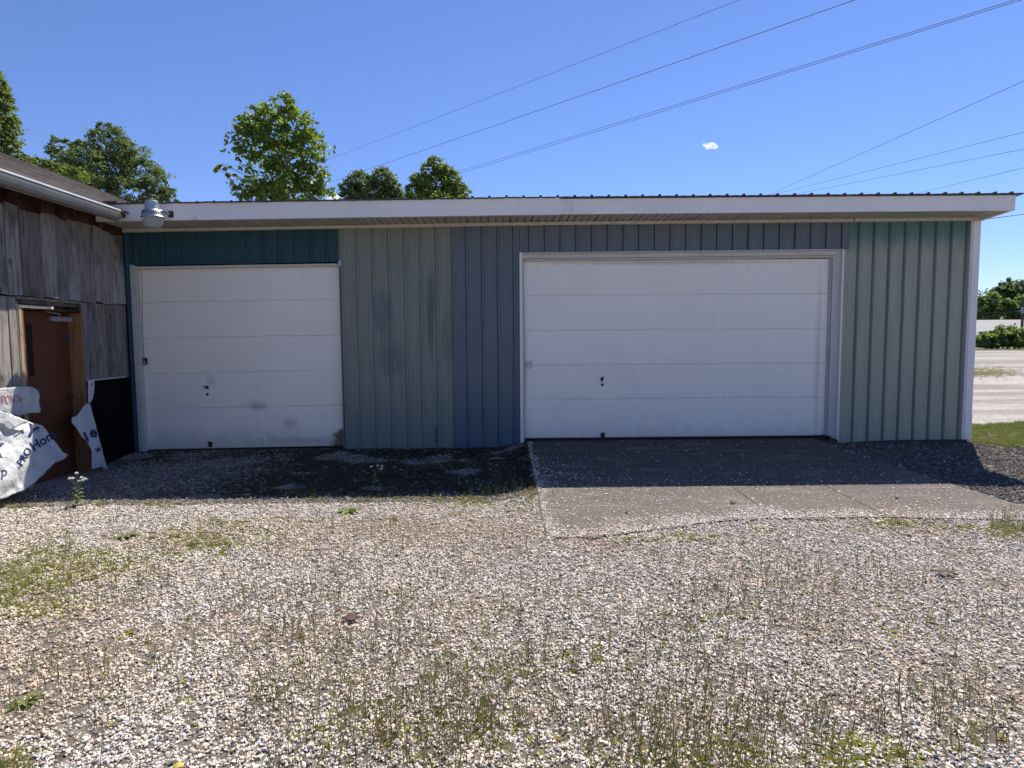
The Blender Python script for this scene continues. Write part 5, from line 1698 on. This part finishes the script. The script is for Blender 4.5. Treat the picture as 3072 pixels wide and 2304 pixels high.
def tree(label, Y, blobs, leaf, nleaf, pal, name='tree', trunk_px=None, seed=1, clump=0.17, per=26, group=None, limbs=True, ground=0.0, cat='tree', hollow=0.55, trunk_r=0.16):
    """blobs: (px, py, rx, ry) ellipses in photo pixels on the plane y = Y, each a ball of foliage with real depth"""
    r_ = np.random.default_rng(seed); k = (D + Y) / F
    B = []
    for (px, py, rx, ry) in blobs:
        c_ = onY(px, py, Y); B.append((c_ + Vector((0, float(r_.uniform(-0.35, 0.35)) * rx * k, 0)), rx * k, 0.5 * (rx + ry) * k, ry * k))
    tx = onY(trunk_px, 700, Y).x if trunk_px else sum(b_[0].x for b_ in B) / len(B)
    E = empty(name, (tx, Y, ground), label, cat, group)
    vol = np.array([b_[1] * b_[3] for b_ in B]); vol = vol / vol.sum()
    cen = []; ton = []
    for bi, (c_, rx, ry, rz) in enumerate(B):
        nb = int(nleaf * vol[bi]); ncl = max(3, nb // per)
        for _ in range(ncl):
            d = r_.normal(0, 1, 3); d /= np.linalg.norm(d)
            q = hollow + (1 - hollow) * r_.random() ** 0.6
            q *= 1 + 0.16 * noise.noise(Vector((d[0] * 2.2 + seed, d[1] * 2.2, d[2] * 2.2 + bi)))
            cc = np.array([c_.x + d[0] * rx * q, c_.y + d[1] * ry * q, c_.z + d[2] * rz * q])
            sg = clump * min(rx, rz) * r_.uniform(0.6, 1.3)
            pts_ = cc + r_.normal(0, 1, (per, 3)) * np.array([sg, sg, sg * 0.7])
            tone = r_.random() * 0.6
            cen.append(pts_); ton.append(np.full(per, tone) + r_.random(per) * 0.4)
    cen = np.concatenate(cen); ton = np.concatenate(ton)
    p0, p1 = np.array(pal[0]), np.array(pal[1])
    cols = p0 + (p1 - p0) * ton[:, None]
    leaf_mesh('crown', cen, leaf, cols, E, tuple(E.location), seed)
    if limbs:
        mb = MB(); zt_ = max(b_[0].z for b_ in B); zl = min(b_[0].z - b_[3] for b_ in B)
        trunk_top = Vector((tx, Y, zl + 0.65 * (zt_ - zl)))
        base = Vector((tx, Y, ground - 0.1))
        mids = [base.lerp(trunk_top, t) + Vector((0.12 * noise.noise(Vector((t * 3, seed, 0))), 0.12 * noise.noise(Vector((t * 3, seed, 9))), 0)) for t in (0, .25, .5, .75, 1)]
        mb.tube(mids, [trunk_r, trunk_r * .8, trunk_r * .62, trunk_r * .42, trunk_r * .18], 8)
        for bi, (c_, rx, ry, rz) in enumerate(B):
            t0 = min(0.92, max(0.35, (c_.z - rz * 1.3 - base.z) / (trunk_top.z - base.z)))
            st_ = base.lerp(trunk_top, t0); rr = trunk_r * 0.42 * (1.15 - t0)
            mid = st_.lerp(c_, 0.55) + Vector((0, 0, -0.12 * (c_ - st_).length))
            mb.tube([st_, mid, c_], [rr, rr * .7, rr * .4], 6, caps=False)
            for _ in range(6):
                d = Vector(r_.normal(0, 1, 3)).normalized(); e_ = c_ + Vector((d.x * rx, d.y * ry, d.z * rz)) * 0.85
                mb.tube([mid.lerp(c_, float(r_.random())), c_.lerp(e_, .5) + Vector((0, 0, .05)), e_], [rr * .42, rr * .26, rr * .1], 4, caps=False)
        mb.build('trunk', M_bark, E)
    return E


G1 = [(0.065, 0.095, 0.028), (0.24, 0.28, 0.09)]
G2 = [(0.055, 0.08, 0.032), (0.19, 0.225, 0.095)]
G3 = [(0.07, 0.10, 0.022), (0.22, 0.27, 0.06)]
tree('tall leafy tree cut by the left edge above the barn roof', 9, [(3, 300, 32, 42), (-22, 250, 42, 40), (18, 350, 24, 34), (2, 425, 42, 40), (42, 400, 10, 18), (-40, 380, 70, 90), (-70, 260, 70, 70), (-60, 480, 90, 80)], 0.075, 26000, G1, per=36, clump=0.13, seed=3, trunk_px=-40)
tree('broad dark green tree rising behind the barn roof', 16, [(320, 430, 62, 55), (250, 470, 62, 50), (385, 470, 60, 50), (190, 450, 40, 34), (300, 520, 110, 60), (430, 530, 62, 48), (200, 520, 52, 45), (480, 560, 44, 46), (380, 580, 120, 45), (250, 580, 90, 40), (505, 590, 26, 26), (160, 445, 16, 16), (320, 392, 32, 24), (340, 650, 150, 60)], 0.085, 42000, G2, per=34, clump=0.115, seed=5, trunk_px=330, trunk_r=0.22)
tree('low bushy treetop peeping over the barn roof ridge', 12, [(110, 490, 38, 18), (170, 508, 46, 20), (230, 530, 50, 22), (60, 480, 30, 16)], 0.075, 5200, G1, name='treetop', seed=8, trunk_px=150, trunk_r=0.07)
tree('young big-leaved tree standing above the left garage door', 7.5, [(860, 320, 40, 32), (800, 350, 52, 36), (745, 385, 40, 42), (895, 385, 52, 48), (830, 410, 70, 60), (940, 430, 42, 52), (745, 450, 48, 50), (880, 480, 80, 60), (790, 520, 75, 60), (930, 530, 56, 50), (745, 570, 52, 36), (860, 580, 100, 50), (650, 510, 16, 14), (672, 500, 20, 10), (700, 530, 18, 8), (965, 575, 38, 30), (720, 360, 14, 14), (850, 650, 120, 60)], 0.115, 8200, [(0.07, 0.11, 0.022), (0.26, 0.31, 0.06)], seed=11, trunk_px=845, clump=0.20, per=10, hollow=0.30, trunk_r=0.07)
tree('small round dark tree behind the roof, left of the pointed one', 34, [(1078, 540, 34, 30), (1150, 538, 34, 32), (1112, 548, 24, 20), (1175, 562, 26, 28), (1045, 566, 26, 24), (1110, 580, 72, 34), (1190, 590, 20, 22), (1030, 592, 20, 16), (1110, 625, 80, 40)], 0.15, 16000, G2, seed=14, trunk_px=1110, trunk_r=0.2)
tree('small pointed light green tree behind the middle of the roof', 32, [(1306, 486, 20, 20), (1290, 512, 30, 24), (1325, 516, 30, 26), (1262, 545, 30, 28), (1350, 545, 34, 30), (1305, 560, 60, 36), (1240, 578, 26, 26), (1385, 572, 24, 26), (1310, 590, 90, 26), (1310, 625, 95, 40)], 0.15, 17000, G3, seed=17, trunk_px=1310, trunk_r=0.2)

# ------------------------------------------------------------------ distance on the right: hill, wood, low building, hedge
mt_hill = basic('hill_soil', (0.05, 0.055, 0.025), 0.95, 0.3, 0.05)
hx = np.linspace(20, 420, 60); hy = np.linspace(118, 330, 40)
V = []
for y in hy:
    for x in hx:
        t = (x - 100) / 100
        zc = 13 * sstep(118, 190, y) * (0.25 + 0.75 * sstep(85, 165, x)) + 3 * noise.noise(Vector((x * .02, y * .02, 0)))
        V.append((x, y, max(-2, zc - 2)))
Fc = [(j * 60 + i, j * 60 + i + 1, (j + 1) * 60 + i + 1, (j + 1) * 60 + i) for j in range(39) for i in range(59)]
tag(mesh_np('hill', V, Fc, mt_hill, smooth=True), 'wooded hill rising in the distance at right', kind='structure')

FAR = 118
tree('tall dark tree on the crest of the far hill', 165, [(3035, 860, 32, 24), (3012, 880, 36, 26), (3062, 885, 30, 28), (3040, 900, 44, 30)], 0.9, 2600, [(0.06, 0.085, 0.045), (0.14, 0.17, 0.08)], name='hill_tree', seed=21, trunk_px=3035, trunk_r=0.5, clump=0.2)
tree('round light green tree low on the far hill beside the corner post', 132, [(2955, 905, 32, 26), (2940, 930, 34, 30), (2980, 925, 34, 30), (2960, 948, 46, 24)], 0.8, 2600, [(0.09, 0.12, 0.045), (0.24, 0.28, 0.10)], name='hill_tree', seed=22, trunk_px=2957, trunk_r=0.4, clump=0.2)
tree('bushy mid green tree on the far hill near the right edge', 130, [(3030, 920, 30, 24), (3060, 915, 30, 26), (3085, 925, 34, 34), (3045, 945, 50, 22)], 0.8, 2600, [(0.08, 0.11, 0.045), (0.20, 0.24, 0.09)], name='hill_tree', seed=23, trunk_px=3050, trunk_r=0.4, clump=0.2)
# rest of the wood as one mass
r_ = np.random.default_rng(31); cen = []; cols = []
for i in range(150):
    px = r_.uniform(2860, 3500); t = (px - 2930) / 142
    topy = 900 - 38 * min(max(t, -0.3), 1.6) if px < 3300 else 850
    py = r_.uniform(topy, 985); Y = 140 + (985 - py) * 0.5 + r_.uniform(0, 10); c_ = onY(px, py, Y); R0 = r_.uniform(1.6, 3.4)
    tone = r_.random()
    for _ in range(14):
        d = r_.normal(0, 1, 3); d /= np.linalg.norm(d)
        q = np.array(c_) + d * R0 * r_.uniform(.6, 1); pp_ = q + r_.normal(0, .35 * R0, (14, 3)) * [1, 1, .6]
        cen.append(pp_); cols.append(np.tile(np.array([0.07, 0.10, 0.045]) + tone * np.array([0.11, 0.13, 0.045]) * r_.uniform(.5, 1.2), (14, 1)))
tag(leaf_mesh('hillside_wood', np.concatenate(cen), 0.85, np.concatenate(cols), None, (0, 0, 0), 4), 'mass of green trees covering the far hillside', 'wood', kind='stuff')

# far low building with long grey roof
BL = empty('low_building', (100, 82, 0), 'long low grey-roofed building behind the hedge across the gravel lot', 'building')
YB = 78
za = onY(3000, 1003, YB).z; zb_ = onY(3000, 965, YB + 4).z
mb = MB(); mb.box((52, YB + 0.4, -0.1), (140, YB + 9.6, za - 0.1)); mb.build('wall', basic('far_wall', (0.28, 0.28, 0.30), 0.8, 0.1, 1), BL)
mb = MB(); mb.add([(51, YB, za - .05), (141, YB, za - .05), (141, YB + 5, zb_ + .3), (51, YB + 5, zb_ + .3), (51, YB + 10, za - .05), (141, YB + 10, za - .05), (51, YB, za - .25), (141, YB, za - .25), (51, YB + 10, za - .25), (141, YB + 10, za - .25)],
                  [(0, 1, 2, 3), (3, 2, 5, 4), (6, 7, 1, 0), (6, 0, 3, 4, 8), (7, 9, 5, 2, 1), (9, 8, 4, 5)])
mb.build('roof', basic('far_roof', (0.27, 0.27, 0.28), 0.7, 0.08, 0.6, stretch=(0.1, 1, 1)), BL)
for k in range(12):
    x = 56 + k * 6.6
    mb = MB(); mb.box((x, YB + 0.30, 1.0), (x + 1.6, YB + 0.42, 2.1)); mb.build('window', M_dglass, BL)
for i, (px, py, rx, ry, lab) in enumerate([(2962, 1018, 30, 20, 'leafy bush nearest the corner post in front of the low building'), (3010, 1008, 34, 30, 'tall rounded bush in the middle of the hedge across the lot'), (3060, 1005, 38, 34, 'dense bush at the right edge across the gravel lot')]):
    tree(lab, 62.5 + i * 0.4, [(px, py, rx, ry), (px - rx * .5, py + 8, rx * .7, ry * .7), (px + rx * .5, py + 6, rx * .7, ry * .75), (px, py + 16, rx * 1.1, ry * .6)], 0.36, 2600, [(0.09, 0.12, 0.04), (0.25, 0.28, 0.10)], name='bush', seed=40 + i, group='bushes behind the gravel lot', trunk_r=0.08, cat='bush')
mb = MB(); mb.add([(10, 57, -0.07), (150, 56, -0.07), (150, 75, -0.07), (10, 75, -0.07)], [(0, 1, 2, 3)])
tag(mb.build('far_verge', M_meadow), 'grass verge on the far side of the gravel lot', kind='structure')

# utility pole far right with low wires
p = onY(3067, 960, 80)
UP = empty('utility_pole', (p.x, 80, 0), 'distant utility pole at the right edge in front of the hill', 'pole')
ztop = onY(3067, 895, 80).z
mb = MB(); mb.tube([(p.x, 80, -0.1), (p.x, 80, ztop)], [0.2, 0.14], 8); mb.build('pole', M_bark, UP)
mb = MB(); mb.box((p.x - 1.1, 79.8, ztop - .7), (p.x + 1.1, 79.9, ztop - .55)); mb.build('crossarm', M_bark, UP)
mb = MB(); mb.lathe([(.25, 0), (.25, .8), (.1, .9)], (p.x - .3, 79.6, ztop - 2.2), 10); mb.build('transformer', M_closer, UP)


def wire(pts_px, rad, label, name='power_line', group='power lines crossing the sky', sag=0.0, n=24, ext=(0.8, 1.0)):
    """a cable through photo points given with their distances: (px, py, Y)"""
    A = [onY(*q) for q in pts_px]
    a, b_ = A[0], A[-1]
    a2 = a + (a - b_) * ext[0]; b3 = b_ + (b_ - a) * ext[1]
    pts_ = []
    for k in range(n + 1):
        t = k / n; q = a2.lerp(b3, t); q.z -= sag * 4 * t * (1 - t) * (1 if sag else 0); pts_.append(q)
    if sag:       # keep the sagging cable through the middle of its sight line
        dz = sag * 4 * 0.5 * 0.5
        for q in pts_: q.z += dz * 0.9
    mb = MB(); mb.tube(pts_, rad, 5); tag(mb.build(name, M_cable), label, 'power line', group)


wire([(985, 479, 60), (2215, 0, 22)], 0.010, 'thin faint power line, highest of those crossing the sky from the young tree', sag=0.35)
wire([(993, 546, 60), (2562, 0, 18)], 0.014, 'single dark power line crossing the sky just above the double line', sag=0.4)
wire([(1368, 517, 45), (3042, 0, 13)], 0.011, 'upper wire of the double power line over the garage roof', sag=0.25)
wire([(1368, 524, 45), (3062, 0, 13)], 0.011, 'lower wire of the double power line over the garage roof', sag=0.25)
wire([(2316, 580, 50), (3072, 243, 20)], 0.012, 'steep dark power line rising to the right edge above the small cloud', sag=0.1)
wire([(2347, 577, 45), (3072, 396, 20)], 0.010, 'upper of the shallow power lines at the right edge over the roof', sag=0.1)
wire([(2403, 579, 45), (3072, 447, 20)], 0.010, 'middle shallow power line at the right edge over the roof', sag=0.1)
wire([(2757, 579, 40), (3072, 503, 20)], 0.010, 'lowest shallow power line just above the right roof end', sag=0.05)
wire([(2938, 660, 0.25), (3072, 643, 1.2)], 0.005, ext=(0.0, 12.0), label= 'dark service cable leaving the right end under the eave', sag=0.0)
wire([(2935, 941, 80), (3075, 935, 80)], 0.035, 'upper thin wire in front of the far hill', group='wires in front of the far hill')
wire([(2935, 957, 80), (3075, 928, 80)], 0.035, 'lower slanting wire in front of the far hill', group='wires in front of the far hill')

# small clouds
M_cl = bpy.data.materials.new('cloud_vapour'); M_cl.use_nodes = True
nt_ = M_cl.node_tree; nt_.nodes.clear()
ou = nt_.nodes.new('ShaderNodeOutputMaterial'); pv = nt_.nodes.new('ShaderNodeVolumePrincipled'); pv.inputs['Color'].default_value = (1, 1, 1, 1); pv.inputs['Anisotropy'].default_value = 0.3
nv = noise_t(nt_, coords(nt_, (1, 1, 1)), 0.16, 5, 0.7)
rp = ramp(nt_, nv, [(0.42, (0, 0, 0)), (0.62, (1, 1, 1))]); nt_.links.new(mathn(nt_, 'MULTIPLY', rp, 0.30), pv.inputs['Density'])
nt_.links.new(pv.outputs[0], ou.inputs['Volume'])


def cloud(bl, Y, label):
    bm = bmesh.new()
    for (px, py, r) in bl:
        c_ = onY(px, py, Y); R0 = r * (D + Y) / F
        bmesh.ops.create_icosphere(bm, subdivisions=3, radius=R0, matrix=Matrix.Translation(c_) @ Matrix.Diagonal((1.25, 1.0, 0.75, 1)))
    c0 = onY(bl[0][0], bl[0][1], Y)
    me = bpy.data.meshes.new('cloud'); bm.to_mesh(me); bm.free()
    me.transform(Matrix.Translation(-c0))
    me.materials.append(M_cl); o = bpy.data.objects.new('cloud', me); C.objects.link(o); o.location = c0
    rm = o.modifiers.new('r', 'REMESH'); rm.mode = 'VOXEL'; rm.voxel_size = 1.0
    tag(o, label, 'cloud', kind='stuff')


cloud([(2130, 437, 12), (2116, 434, 8), (2144, 441, 9), (2123, 444, 7), (2138, 431, 6)], 900, 'small lone white puff of cloud in the blue sky above the roof')
cloud([(1000, 590, 16), (1014, 598, 10), (990, 600, 12)], 900, 'sliver of white cloud behind the young tree just above the roof')
